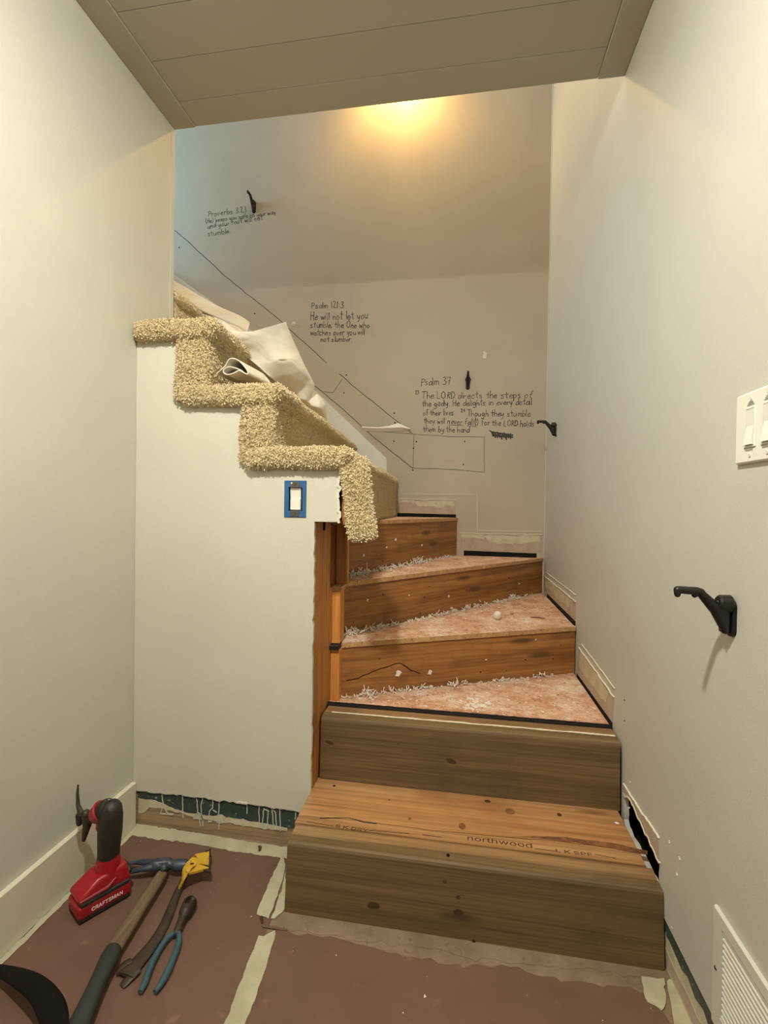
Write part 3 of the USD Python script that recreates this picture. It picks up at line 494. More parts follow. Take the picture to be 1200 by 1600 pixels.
# print stamped along the plank of the bottom step
zt = Z1 + .0007
p0, p1 = at(729, 1312, Z=zt), at(832, 1325, Z=zt)
tx = meshkit.text_mesh('northwood', 1.0, 0.01); w_ = tx.bounds[1][0]
dv = (p1 - p0); dv[2] = 0; Lw = np.linalg.norm(dv); dv /= Lw; up = np.array([-dv[1], dv[0], 0])
tx.apply_scale([Lw / w_, 0.017, 0.03]); obj('printed_word', onto(tx, p0, dv, up), 'stamp_ink', st, smooth=False, label='brown printed word on the plank')
for (xa, ya, xb, yb) in [(836, 1326, 868, 1330), (930, 1335, 962, 1341), (480, 1284, 520, 1291), (576, 1297, 640, 1303), (660, 1304, 690, 1308)]:
    q0, q1 = at(xa, ya, Z=zt), at(xb, yb, Z=zt); obj('printed_dash', on_floor(LineString([q0[:2], q1[:2]]).buffer(.0008), .0003, zt), 'stamp_ink', st, smooth=False)
for s_, xa, ya, xb, yb in [('S K DRY', 523, 1289, 574, 1297), ('L K SPF', 868, 1328, 926, 1335)]:
    q0, q1 = at(xa, ya + 3, Z=zt), at(xb, yb + 3, Z=zt); tx = meshkit.text_mesh(s_, 1.0, 0.01); dv = q1 - q0; L_ = np.linalg.norm(dv); dv /= L_
    tx.apply_scale([L_ / tx.bounds[1][0], .011, .03]); obj('printed_word', onto(tx, q0, dv, (-dv[1], dv[0], 0)), 'stamp_ink', st, smooth=False)
wk = Polygon(ragged([at(800, 1307, Z=zt)[:2], at(880, 1308, Z=zt)[:2], at(960, 1318, Z=zt)[:2], at(1012, 1330, Z=zt)[:2]], .001, .02, 7) + ragged([at(1012, 1336, Z=zt)[:2], at(930, 1322, Z=zt)[:2], at(860, 1312, Z=zt)[:2]], .002, .02, 8)).buffer(0)
obj('bark_edge', on_floor(wk, .0008, Z1 + .0011), 'bark', st, label='dark bark streak along the plank')

for (px, py, ra, rb, m_) in [(722, 1291, 6, 4.5, 'bark'), (797, 1268, 9, 4.5, 'bark'), (762, 1252, 6, 2.5, 'knot_dark'), (874, 1273, 4, 2.5, 'knot_dark'), (640, 1279, 3, 2.5, 'bark')]:
    q = at(px, py, Z=Z1 + .0015); k_ = affinity.scale(Point(q[0], q[1]).buffer(1, 8), ra / 640, rb / 330); obj('knot', on_floor(k_, .0004, Z1 + .0013), m_, st, smooth=False)
for (px, py, ra, rb) in [(705, 1189, 9, 4), (515, 1160, 8, 3), (622, 1162, 2, 2)]:
    q = at(px, py, Y=1.5); k_ = affinity.rotate(affinity.scale(Point(0, 0).buffer(1, 8), ra / 560, rb / 560), -14); yk = 1.494 + (q[2] - Z1) / (.3655 - Z1) * .009; obj('knot', onto(ext(k_, .0006), (q[0], yk - .0002, q[2]), *BACK), 'knot_dark', st, smooth=False)
for (px, py, ra, rb) in [(716, 1424, 8, 5), (584, 1413, 10, 6)]:
    q = at(px, py, Y=1.195); k_ = affinity.scale(Point(0, 0).buffer(1, 8), ra / 640, rb / 640); yk = 1.186 + q[2] / .163 * .0165; obj('knot', onto(ext(k_, .0006), (q[0], yk - .0002, q[2]), *BACK), 'knot_dark', st, smooth=False)
ck = [at(x, y, Z=Z1 + .0015)[:2] for x, y in [(500, 1278.5), (520, 1278), (545, 1278), (557, 1281), (566, 1284), (588, 1287)]]
obj('crack', on_floor(LineString(ck).buffer(.0013), .0004, Z1 + .0013), 'dark_hole', st, smooth=False)

# loose bits lying on the steps
def lump(c, r, seed, flat=.6):
    rr = np.random.default_rng(seed); m = trimesh.creation.icosphere(2, r); m.vertices *= 1 + .35 * (meshkit.fbm(m.vertices / r * 1.3 + seed * 3.1, 3, seed) - .5)[:, None] * 2 * .6
    m.vertices *= [1, .8, flat]; m.apply_translation(np.asarray(c, float) - [0, 0, m.bounds[0][2]]); return m
q = at(777, 968, Z=Z3); obj('plaster_lump', lump(q, .0165, 3, 1.1), 'dust_white', label='white lump of plaster on the third tread up', cat='debris')
q = at(800, 960, Z=Z3); obj('wood_crumb', lump(q, .009, 5), 'osb_edge', label='small brown crumb beside the white plaster lump', cat='debris')
for i, (px, py) in enumerate([(840, 966), (850, 968)][:1]):
    q = at(px, py, Z=Z3); obj('wood_splinter', chain([q + [-.03, 0, .003], q + [0, .004, .004], q + [.032, -.006, .003]], [.0015, .0025, .001], 6) and tm(chain([q + [-.03, 0, .003], q + [0, .004, .004], q + [.032, -.006, .003]], [.0015, .0025, .001], 6)), 'tool_dark_red', label='thin reddish splinter lying on the third tread up', cat='debris')
rr = np.random.default_rng(8); pl_ = unary_union([rag_poly([(c[0] - e, c[1] - e * .6), (c[0] + e, c[1] - e), (c[0] + e * .8, c[1] + e), (c[0] - e * .7, c[1] + e * .8)], e * .3, e * .5, i) for i in range(60) for c, e in [(at(743 + rr.normal() * 13, 1102 + rr.normal() * 5, Z=Z2), abs(rr.normal()) * .0042 + .0012)]])
obj('plaster_dust', on_floor(pl_, .0010, Z2), 'dust_white', smooth=False, label='white smear of plaster dust on the lowest flaky tread', cat='debris')
q = at(964, 1287, Z=zt); obj('paint_flake', lump(q, .006, 9, .3), 'dust_white', label='white paint flake on the bottom step plank', cat='debris')

# ================================================================== CARPET ON THE UPPER FLIGHT
sc_ = thing('stair_carpet', 'shaggy tan carpet wrapped over the upper flight of stairs', 'carpet', (-0.6, YW, 1.0))
YC = YW - 0.020
def fuzz(m, edge=.0065, amp=.0046, scale=120, seed=0):
    t = tm(m.refine_to_length(edge)); t.merge_vertices(); n = t.vertex_normals; t.vertices += n * ((meshkit.fbm(t.vertices * scale, 3, seed) - .5) * 2 * amp + (meshkit.noise(t.vertices * 14, seed + 9) - .5)[:, None].T[0] * .008)[:, None]; return t
def pile(part, t, dens, seed, ymax=9, l=.0046, w=.0034):
    rr = np.random.default_rng(seed); keep = (t.triangles_center[:, 1] < ymax) & (t.face_normals @ np.array([.55, -.83, -.1]) > -.45)
    ar = t.area_faces * keep; n = int(ar.sum() * dens)
    if n < 10: return
    f = rr.choice(len(ar), n, p=ar / ar.sum()); u = rr.random((n, 2)); fl = u.sum(1) > 1; u[fl] = 1 - u[fl]; tr = t.triangles[f]
    p = tr[:, 0] + u[:, :1] * (tr[:, 1] - tr[:, 0]) + u[:, 1:] * (tr[:, 2] - tr[:, 0]); nn = t.face_normals[f]
    d = nn + rr.normal(size=(n, 3)) * .5; e = rr.normal(size=(n, 3)) * .7; ln = l * rr.uniform(.6, 1.15, (n, 1))
    q = np.stack([p - nn * .001, p + d * ln * .55, p + d * ln * .85 + e * ln * .4], 1)
    curves('pile', q, w, 'carpet_pile', part)
RX = {6: (-.345, -.400), 7: (-.560, -.648), 8: (-.780, -.885), 9: (-1.045, -1.13), 10: (-1.28, -1.37)}
TZ = {6: 1.235, 7: 1.432, 8: 1.642, 9: 1.85}
def tread_carpet(k):
    r = .021; z = TZ[k] - r; f0, b0 = RX[k]; f1, b1 = RX[k + 1][0] - .06, RX[k + 1][1] - .06
    f1 = max(f1, XL + .024) if k < 8 else XL + .024
    y0, y1 = YC + .012, YB - .045
    slab = hull([((f0 - .006, y0, z), r), ((f1 - .02 if k < 8 else f1, y0, z), r), ((b0 - .006, y1, z), r), ((b1, y1, z), r), ((f0 - .02, y0, z - .018), r), ((b0 - .02, y1, z - .012), r)] + ([((f1 - .02 if k < 8 else f1, y0, z - .018), r)]), 16)
    return slab
def riser_carpet(k, zlo=None):
    r = .0125; f0, b0 = RX[k]; z1 = TZ[k] - .035; z0 = zlo if zlo is not None else TZ[k - 1] - .02
    f, b = f0 - .028, b0 - .020
    face = hull([((f, YC + .013, z1), r), ((f, YC + .013, z0), r), ((b, YB - .035, z1), r), ((b, YB - .035, z0), r)])
    side = hull([((f, YC + .013, z1), r), ((f, YC + .013, z0), r), ((f - .075, YC + .013, z1), r), ((f - .085, YC + .013, z0 - .012), r)])
    return face + side
for k in (6, 7, 8):
    t = fuzz(tread_carpet(k), seed=k); pr = obj('tread_carpet', t, 'carpet', sc_, smooth=True); pile(pr, t, 150000, k, 1.6); pile(pr, t, 40000, k + 50, 9, .004, .0028)
for k in (7, 8):
    t = fuzz(riser_carpet(k), seed=20 + k); pr = obj('riser_carpet', t, 'carpet', sc_, smooth=True); pile(pr, t, 150000, 20 + k, 1.6); pile(pr, t, 40000, 70 + k, 9, .004, .0028)
f, b = RX[6]; z1 = TZ[6] - .03
low = hull([((f - .012, YC + .06, z1), .012), ((f - .004, YC + .06, Z5 + .016), .012), ((b - .006, YB - .035, z1), .012), ((b - .006, YB - .035, Z5 + .016), .012)])
t = fuzz(low, seed=30); pr = obj('riser_carpet', t, 'carpet', sc_, smooth=True); pile(pr, t, 40000, 30, 9, .004, .0028)
def flap_edge(s, t_):     # the loose flap at the end of the lowest riser, curling outwards as it hangs
    x = f - .006 + .006 * math.sin(s * 3) + .016 * s + (t_ * .055) + .018 * s ** 3; return np.array([x, YC + .012 - .012 * s ** 2 + t_ * .02 * (1 - .5 * s), z1 - .012 - s * .222 + .006 * t_])
balls = lambda s: [(flap_edge(s, 0), .011), (flap_edge(s, 1), .013)]
fl = Manifold.batch_boolean([hull(balls(s) + balls(s + .125)) for s in np.arange(0, .999, .125)], manifold3d.OpType.Add)
t = fuzz(fl, .007, .003, seed=31); pr = obj('hanging_flap', t, 'carpet', sc_, smooth=True, label='loose carpet end curling outwards'); pile(pr, t, 150000, 31)
# carpet of the ninth step, seen behind the wall's edge
n9 = [((RX[9][0] + dx, 1.655, TZ[9] + dz), .02) for dx, dz in ((-.02, -.02), (-.25, -.02))] + [((RX[9][1] + dx, YB - .05, TZ[9] + dz), .02) for dx, dz in ((-.02, -.02), (-.25, -.02))]
r9 = [((RX[9][0] - .03, 1.65, z), .0125) for z in (TZ[8], TZ[9] - .03)] + [((RX[9][1] - .03, YB - .04, z), .0125) for z in (TZ[8], TZ[9] - .03)]
t = fuzz(hull(n9) + hull(r9), .012, seed=33); pr = obj('tread_carpet', t, 'carpet', sc_, smooth=True); pile(pr, t, 40000, 33, 9, .004, .0028)

obj('upper_steps', cat([bx(-0.40 - 0.24 * (k + 1) - 0.05, -0.44 - 0.22 * k, 1.64, YB - 0.03, 1.0 + 0.2 * k, (1.15 if k < 4 else 1.19) + 0.205 * k, .01) for k in range(8)]), 'carpet', sc_, smooth=False)

# ================================================================== THE DROP CLOTH
from scipy.interpolate import RectBivariateSpline
def sheet(rows, nu=64, nv=48, th=.0022, wr=.006, seed=0, k=2):
    """Cloth through a grid of control points (pixel x, pixel y, distance Y)."""
    C = np.array([[at(x, y, Y=Y) for x, y, Y in r] for r in rows]); a, b = C.shape[:2]
    U, V = np.linspace(0, 1, a), np.linspace(0, 1, b); u, v = np.linspace(0, 1, nu), np.linspace(0, 1, nv)
    P = np.stack([RectBivariateSpline(U, V, C[..., i], kx=min(k, a - 1), ky=min(k, b - 1))(u, v) for i in range(3)], -1)
    n = np.cross(np.gradient(P, axis=0), np.gradient(P, axis=1)); n /= np.linalg.norm(n, axis=-1, keepdims=True) + 1e-12
    fade = np.minimum(1, 5 * np.minimum.outer(np.minimum(u, 1 - u), np.minimum(v, 1 - v)) + .25)
    ridge = np.abs(meshkit.fbm(np.stack([P[..., 0] * 9, P[..., 1] * 5, P[..., 2] * 9], -1), 3, seed) - .5) * 2
    P = P + n * ((ridge - .3) * wr * 2.2 * fade)[..., None]
    top_, bot = P + n * th / 2, P - n * th / 2; idx = np.arange(nu * nv).reshape(nu, nv); F = []
    q = np.stack([idx[:-1, :-1], idx[1:, :-1], idx[1:, 1:], idx[:-1, 1:]], -1).reshape(-1, 4); N = nu * nv
    F = np.vstack([q[:, [0, 1, 2]], q[:, [0, 2, 3]]]); F = np.vstack([F, F[:, ::-1] + N])
    ring = np.concatenate([idx[0, :], idx[1:, -1], idx[-1, -2::-1], idx[-2:0, 0]]); r2 = np.roll(ring, -1)
    F = np.vstack([F, np.stack([ring, r2, r2 + N], -1), np.stack([ring, r2 + N, ring + N], -1)])
    m = trimesh.Trimesh(np.vstack([top_.reshape(-1, 3), bot.reshape(-1, 3)]), F, process=False); m.fix_normals(); return m
dc = thing('drop_cloth', 'crumpled cream canvas drop cloth thrown over the carpeted stairs', 'drop cloth', (-0.7, 1.8, 1.43))
obj('main_drape', sheet([[(347, 512, 1.60), (385, 518, 1.66), (415, 512, 1.72), (446, 503, 1.80)],
                         [(366, 526, 1.61), (395, 532, 1.67), (428, 527, 1.74), (456, 526, 1.83)],
                         [(376, 548, 1.66), (402, 556, 1.71), (440, 552, 1.74), (468, 552, 1.86)],
                         [(398, 569, 1.70), (418, 574, 1.73), (446, 562, 1.72), (478, 574, 1.88)],
                         [(420, 588, 1.74), (436, 592, 1.78), (462, 584, 1.80), (489, 595, 1.92)],
                         [(443, 603, 1.84), (453, 606, 1.85), (474, 604, 1.88), (491, 607, 1.94)],
                         [(468, 622, 1.90), (472, 624, 1.91), (478, 625, 1.92), (482, 626, 1.95)]], 110, 80, wr=.013, seed=3), 'canvas', dc, smooth=True)
obj('front_fold', sheet([[(343, 508, 1.66), (352, 503, 1.68), (358, 509, 1.66), (372, 516, 1.70)],
                         [(338, 513, 1.60), (347, 505, 1.62), (352, 512, 1.60), (366, 519, 1.66)],
                         [(345, 519, 1.58), (352, 514, 1.585), (357, 518, 1.59), (366, 521, 1.65)]], 30, 30, wr=.003, seed=5), 'canvas', dc, smooth=True)
obj('lower_fold', sheet([[(480, 624, 1.96), (492, 616, 1.98), (500, 620, 2.0), (508, 632, 2.04)],
                         [(485, 632, 1.95), (494, 634, 1.95), (502, 634, 1.97), (509, 634, 2.03)],
                         [(488, 638, 1.97), (497, 641, 1.98), (504, 644, 2.0), (510, 650, 2.05)],
                         [(494, 642, 2.0), (500, 648, 2.02), (507, 654, 2.05), (511, 658, 2.08)]], 40, 40, wr=.003, seed=6), 'canvas', dc, smooth=True)
obj('upper_roll', sheet([[(262, 433, 2.52), (300, 455, 2.50), (340, 478, 2.46), (372, 492, 2.40), (390, 504, 2.36)],
                         [(262, 441, 2.42), (300, 466, 2.40), (340, 488, 2.36), (370, 500, 2.30), (389, 510, 2.28)],
                         [(262, 450, 2.36), (300, 476, 2.34), (340, 496, 2.30), (366, 506, 2.24), (386, 518, 2.24)],
                         [(262, 452, 2.42), (300, 480, 2.42), (338, 500, 2.38), (362, 512, 2.30), (380, 522, 2.26)]], 40, 90, wr=.004, seed=7), 'canvas', dc, smooth=True)
obj('upper_drape', sheet([[(300, 478, 2.40), (335, 492, 2.38), (362, 503, 2.30), (384, 518, 2.25)],
                          [(302, 492, 2.26), (335, 503, 2.20), (360, 514, 2.12), (378, 524, 2.05)],
                          [(306, 505, 2.12), (335, 514, 2.02), (356, 522, 1.95), (374, 528, 1.90)]], 40, 40, wr=.006, seed=8), 'canvas', dc, smooth=True)
# the little loop at the front: a band of cloth bent back on itself
lp = [(343, 587), (346, 582), (355, 574), (360, 565), (366, 562), (374, 564), (382, 571), (390, 582), (388, 586), (378, 581), (370, 584), (358, 587), (352, 582), (356, 577), (362, 575), (372, 577), (380, 581)]
tt = np.linspace(0, 1, len(lp)); from scipy.interpolate import CubicSpline
cs = CubicSpline(tt, np.array(lp, float)); ts = np.linspace(0, 1, 70); pts_ = cs(ts)
V_ = []
for yy in (1.455, 1.475, 1.52, 1.58, 1.64): V_.append([at(x, y, Y=1.47) + [0.0, yy - 1.47, (yy - 1.455) * .05] for x, y in pts_])
V_ = np.array(V_); n_ = np.cross(np.gradient(V_, axis=0), np.gradient(V_, axis=1)); n_ /= np.linalg.norm(n_, axis=-1, keepdims=True); a_, b_ = V_.shape[:2]; idx = np.arange(a_ * b_).reshape(a_, b_); q4 = np.stack([idx[:-1, :-1], idx[1:, :-1], idx[1:, 1:], idx[:-1, 1:]], -1).reshape(-1, 4)
F_ = np.vstack([q4[:, [0, 1, 2]], q4[:, [0, 2, 3]]]); N_ = a_ * b_; ring = np.concatenate([idx[0, :], idx[1:, -1], idx[-1, -2::-1], idx[-2:0, 0]]); r2 = np.roll(ring, -1)
F_ = np.vstack([F_, F_[:, ::-1] + N_, np.stack([ring, r2, r2 + N_], -1), np.stack([ring, r2 + N_, ring + N_], -1)])
ml = trimesh.Trimesh(np.vstack([(V_ + n_ * .0016).reshape(-1, 3), (V_ - n_ * .0016).reshape(-1, 3)]), F_, process=False); ml.fix_normals()
obj('loop_fold', ml, 'canvas', dc, smooth=40)

# ================================================================== HANDWRITING ON THE BACK WALL
G = {'a': [[(.5, .42), (.3, .5), (.08, .3), (.1, .05), (.3, .0), (.48, .2), (.5, .48), (.48, .08), (.58, .0)]], 'b': [[(.08, 1), (.08, 0), (.35, .0), (.5, .22), (.38, .48), (.1, .38)]], 'c': [[(.46, .4), (.28, .5), (.08, .28), (.12, .04), (.3, 0), (.48, .08)]],
     'd': [[(.5, .42), (.28, .5), (.08, .25), (.15, .02), (.35, .03), (.5, .25), (.52, 1.0), (.5, .05)]], 'e': [[(.08, .25), (.45, .3), (.42, .46), (.25, .5), (.08, .28), (.12, .04), (.3, 0), (.48, .1)]], 'f': [[(.48, .92), (.34, 1.0), (.22, .85), (.2, 0)], [(.05, .5), (.42, .52)]],
     'g': [[(.48, .45), (.25, .5), (.08, .28), (.18, .06), (.4, .1), (.5, .45), (.48, -.25), (.28, -.4), (.08, -.28)]], 'h': [[(.08, 1), (.08, 0)], [(.08, .3), (.28, .5), (.44, .4), (.46, 0)]], 'i': [[(.1, .48), (.11, 0)], [(.1, .7), (.12, .74)]], 'j': [[(.2, .5), (.2, -.3), (.05, -.35)]],
     'k': [[(.08, 1), (.08, 0)], [(.42, .5), (.1, .22), (.45, 0)]], 'l': [[(.1, 1), (.11, 0)]], 'm': [[(.06, .5), (.07, 0)], [(.07, .32), (.22, .5), (.32, .4), (.33, 0)], [(.33, .34), (.5, .5), (.6, .38), (.62, 0)]], 'n': [[(.07, .5), (.08, 0)], [(.08, .32), (.28, .5), (.42, .38), (.44, 0)]],
     'o': [[(.28, .5), (.08, .3), (.12, .03), (.32, 0), (.47, .22), (.4, .46), (.26, .5)]], 'p': [[(.08, .5), (.09, -.42)], [(.08, .38), (.3, .5), (.48, .32), (.38, .06), (.1, .06)]], 'r': [[(.08, .5), (.09, 0)], [(.09, .3), (.22, .48), (.38, .46)]], 's': [[(.42, .42), (.25, .5), (.1, .38), (.36, .2), (.38, .05), (.2, 0), (.06, .06)]],
     't': [[(.24, .88), (.25, .05), (.36, 0)], [(.04, .54), (.46, .58)]], 'u': [[(.08, .5), (.09, .12), (.22, 0), (.42, .15), (.44, .5), (.45, 0)]], 'v': [[(.04, .5), (.22, 0), (.42, .5)]], 'w': [[(.04, .5), (.16, 0), (.3, .4), (.44, 0), (.6, .5)]], 'y': [[(.06, .5), (.12, .14), (.28, .08), (.44, .5)], [(.44, .5), (.36, -.2), (.16, -.4)]],
     'P': [[(.1, .95), (.1, 0)], [(.02, .9), (.35, 1), (.55, .82), (.45, .55), (.12, .48)]], 'H': [[(.08, 1), (.1, 0)], [(.55, 1), (.54, 0)], [(.08, .5), (.55, .52)]], 'O': [[(.35, 1), (.08, .7), (.1, .2), (.35, 0), (.6, .25), (.6, .75), (.33, 1)]], 'T': [[(.02, .95), (.62, 1)], [(.32, .97), (.33, 0)]],
     'L': [[(.1, 1), (.1, .02), (.5, 0)]], 'R': [[(.1, .9), (.1, 0)], [(.1, .9), (.42, .88), (.48, .65), (.12, .48), (.5, 0)]], 'D': [[(.1, .9), (.1, 0), (.42, .08), (.56, .45), (.42, .85), (.06, .92)]],
     '1': [[(.12, 1), (.13, 0)]], '2': [[(.08, .8), (.26, 1), (.44, .8), (.1, .02), (.5, 0)]], '3': [[(.06, .92), (.32, 1), (.42, .78), (.2, .54), (.46, .34), (.38, .06), (.05, .04)]], '4': [[(.36, 1), (.06, .4), (.5, .4)], [(.38, .8), (.38, 0)]], '7': [[(.05, .95), (.5, 1), (.24, 0)], [(.16, .5), (.44, .52)]],
     ':': [[(.1, .12), (.12, .15)], [(.1, .5), (.12, .53)]], '.': [[(.08, .0), (.11, .03)]], ',': [[(.12, .08), (.06, -.14)]], ';': [[(.12, .08), (.06, -.14)], [(.12, .42), (.13, .45)]], '!': [[(.1, .95), (.1, .3)], [(.1, .0), (.11, .03)]], '(': [[(.28, 1.1), (.08, .5), (.26, -.15)]], ')': [[(.06, 1.1), (.26, .5), (.08, -.15)]]}
WID = {'i': .24, 'l': .24, 'm': .74, 'w': .68, '1': .28, ':': .26, '.': .22, ',': .24, ';': .26, '!': .24, '(': .34, ')': .36, 'H': .68, 'O': .72, 'T': .68, 'f': .48, 't': .48, ' ': .38, 'r': .44}
def write(lines, name, label, pen=.0017, seed=0):
    """lines: (words, start pixel, end pixel, letter height as a share of the line's length, faint)."""
    rr = np.random.default_rng(seed); ms = []
    for words, a, b, hgt in lines:
        pa, pb = np.array(bpt(*a)), np.array(bpt(*b)); L = np.linalg.norm(pb - pa); d = (pb - pa) / L; n = np.array([-d[1], d[0]])
        tot = sum(WID.get(c, .56) for c in words); sx = L / tot; x = 0; sz = hgt
        for c in words:
            if c != ' ':
                j = rr.normal(size=2) * .03; sl = rr.normal() * .05; sc2 = 1 + rr.normal() * .06
                for stt in G[c]:
                    P = [(x + (q[0] + q[1] * sl) + j[0] + rr.normal() * .015, (q[1] * sc2 + j[1] + rr.normal() * .015)) for q in stt]
                    P = [tuple(pa + d * (px_ * sx) + n * (py_ * sz)) for px_, py_ in P]
                    ms.append(LineString(P).buffer(pen * rr.uniform(.8, 1.15), 3))
            x += WID.get(c, .56)
    return ms
def block(lines, label, pen=.0017, seed=0, extra=()):
    sh_ = unary_union(write(lines, None, None, pen, seed) + list(extra)); obj('handwriting', on_back(sh_, .0005, YB), 'ink', bw, smooth=False, label=label)
block([('Proverbs 3:23', (325, 338.8), (386, 331), .036), ('(He) keeps you safe on your way', (321, 349), (431, 334.5), .029), ('and your foot will not', (323.8, 357.5), (411, 343), .032), ('stumble.', (323.8, 369.5), (361, 363.8), .035)], 'handwritten verse, four sloping lines, topmost on the wall', .0014, 1)
block([('Psalm 121:3', (486, 482), (537, 481), .040), ('He will not let you', (484.5, 500), (575, 498), .048), ('stumble; the One who', (484.5, 511.5), (577.5, 512.5), .040), ('watches over you will', (484.5, 524), (571, 523), .038), ('not slumber.', (501, 534), (551, 533.5), .034)], 'handwritten verse, five lines, in the middle of the wall', .0017, 2)
und = [LineString([bpt(701, 664), bpt(724, 665)]).buffer(.0014), LineString([bpt(730, 665.5), bpt(744, 666.5)]).buffer(.0014)]
block([('Psalm 37', (657, 602.5), (704.5, 601), .046), ('23', (649, 616), (655, 615.5), .022), ('The LORD directs the steps of', (658, 623), (832, 622), .042), ('the godly. He delights in every detail', (659, 635), (832, 632), .037), ('of their lives.', (661, 649), (711, 648.5), .035), ('24', (720, 644), (727, 644), .020), ('Though they stumble', (729, 650), (829, 651), .038),
       ('they will never fall(!) for the LORD holds', (661, 661), (835, 667), .036), ('them by the hand', (661, 674), (734, 676), .036)], 'handwritten verse, six lines with underlined words, lowest on the wall', .0017, 3, und)
rr = np.random.default_rng(5); zz = [bpt(765, 673)] + [bpt(768 + i * 1.7 + (1 if i % 2 else -1), (674.5 + i * .22) + (8 if i % 2 else 0) + rr.normal()) for i in range(19)]
obj('scribble', on_back(unary_union([LineString(zz).buffer(.0032), LineString([bpt(768, 675), bpt(801, 680)]).buffer(.004), LineString([bpt(770, 681), bpt(801, 683)]).buffer(.004)]), .0006, YB), 'ink', bw, smooth=False, label='black scribbled-out word')

# ================================================================== HANDRAIL BRACKETS
def bracket(label, loc, rotz, s=1.0):
    """Local frame: +x out of the wall, z up."""
    t = thing('handrail_bracket', label, 'handrail bracket', loc, 'black handrail brackets', rotz=rotz)
    o = lambda n, m, **k: obj(n, m, 'black_metal', t, smooth=35, **k)
    bp = hull([((.004, 0, .014), .0), ((.004, 0, .014), .001)]) if False else Manifold.batch_hull([Manifold.cylinder(.006, .0125, .011, 24).rotate([0, 90, 0]).translate([0, 0, z]) for z in (.012, -.030)])
    o('wall_plate', tm(bp))
    o('boss', cyl((0.004, 0, .016), (.026, 0, .018), .0165, .0145, 24, .003))
    arm = hull([((.014, 0, .006), .010), ((.012, 0, -.030), .008), ((.032, 0, .012), .010)], 14) + hull([((.032, 0, .010), .0105), ((.054, 0, .034), .0075)], 14) + hull([((.054, 0, .035), .0078), ((.060, 0, .037), .0075)], 14) + hull([((.060, 0, .0375), .0072), ((.092, 0, .0385), .0068)], 14)
    o('arm', tm(arm)); o('saddle_lip', tm(hull([((.092, 0, .038), .007), ((.0925, 0, .030), .0055)], 12) + hull([((.060, 0, .034), .0062), ((.064, 0, .030), .005)], 12)))
    o('screw', cyl((.019, 0, -.030), (.0215, 0, -.030), .0045, .0035, 12), label='small pale screw')
    o('screw', cyl((.026, 0, .018), (.0285, 0, .018), .0045, .0035, 12))
bracket('black handrail bracket on the right wall below the light switches, casting two shadows', (XR, .945, .880), 180)
bracket('small black handrail bracket far along the right wall near the corner', (XR, 2.62, 1.480), 180)
q = at(731, 598, Y=YB); bracket('black handrail bracket above the lowest handwritten verse', (q[0], YB, q[2]), -90)
q = at(397, 323, Y=YB); bracket('black handrail bracket high on the back wall at the left', (q[0], YB, q[2]), -90)

# ================================================================== SWITCHES, GRILLE
sw = thing('switch_plate', 'white double dimmer switch plate on the right wall', 'light switch', (XR, .885, 1.204))
def rplate(y0, y1, z0, z1, d0, d1, b): return bx(XR - d1, XR - d0, y0, y1, z0, z1, b)
pm = man(rplate(.800, .938, 1.144, 1.264, 0, .007, .003))
for yc in (.893, .846): pm = pm - man(rplate(yc - .0168, yc + .0168, 1.169, 1.239, .001, .012, 0))
obj('plate', tm(pm), 'white_plastic', sw)
for yc in (.893, .846):
    obj('frame', tm(man(rplate(yc - .0162, yc + .0162, 1.1695, 1.2385, .001, .009, .001)) - man(rplate(yc - .013, yc + .010, 1.173, 1.235, .006, .012, 0))), 'white_plastic', sw)
    rk = hull_pts([(XR - .0135, yc - .012, 1.174), (XR - .0135, yc + .009, 1.174), (XR - .0085, yc - .012, 1.206), (XR - .0085, yc + .009, 1.206), (XR - .004, yc - .012, 1.174), (XR - .004, yc + .009, 1.174), (XR - .004, yc - .012, 1.206), (XR - .004, yc + .009, 1.206)])
    rk2 = hull_pts([(XR - .0085, yc - .012, 1.206), (XR - .0085, yc + .009, 1.206), (XR - .0105, yc - .012, 1.233), (XR - .0105, yc + .009, 1.233), (XR - .004, yc - .012, 1.206), (XR - .004, yc + .009, 1.206), (XR - .004, yc - .012, 1.233), (XR - .004, yc + .009, 1.233)])
    obj('rocker', tm(rk + rk2), 'white_plastic', sw, smooth=False)
    for z in (1.1565, 1.2515): obj('screw', cyl((XR - .0068, yc, z), (XR - .0082, yc, z), .0036, .003, 14), 'grille_white', sw)
    obj('indicator', cat([rplate(yc - .010 + .0022 * i, yc + .010 - .0022 * i, 1.2405 + .0026 * i, 1.2418 + .0026 * i, .0065, .0078, 0) for i in range(3)]), 'marking_grey', sw)
vg = thing('vent_grille', 'white metal return air grille low on the right wall', 'vent', (XR, .79, .114))
fm = man(bx(XR - .009, XR, .56, .972, .116, .336, .004)) - man(bx(XR - .02, XR + .02, .60, .941, .150, .312))
obj('frame', tm(fm), 'grille_white', vg)
obj('back', bx(XR - .0012, XR - .0004, .598, .943, .148, .314), 'shade_black', vg, label='black sheet painting the dark of the duct')  # sheet on the wall face; the shade behind the slats is its colour
for i in range(15):
    z = .1525 + i * .0108
    sl = hull_pts([(XR - .0068, y, z) for y in (.600, .941)] + [(XR - .0064, y, z + .0016) for y in (.600, .941)] + [(XR - .0014, y, z + .0072) for y in (.600, .941)] + [(XR - .0020, y, z + .0058) for y in (.600, .941)])
    obj('slat', tm(sl), 'grille_white', vg, smooth=False)
obj('screw', cyl((XR - .0085, .957, .226), (XR - .0105, .957, .226), .004, .003, 12), 'steel', vg)
bs = thing('switch_box', 'blue plastic electrical box with a white rocker switch in the drywall', 'light switch', (-.505, YW, 1.08))
c0, c1, d0, d1 = -.5405, -.4700, 1.024, 1.137
fr_ = man(bx(c0, c1, YW - .003, YW + .004, d0, d1, .001)) - man(bx(c0 + .014, c1 - .012, YW - .02, YW + .02, d0 + .020, d1 - .020))
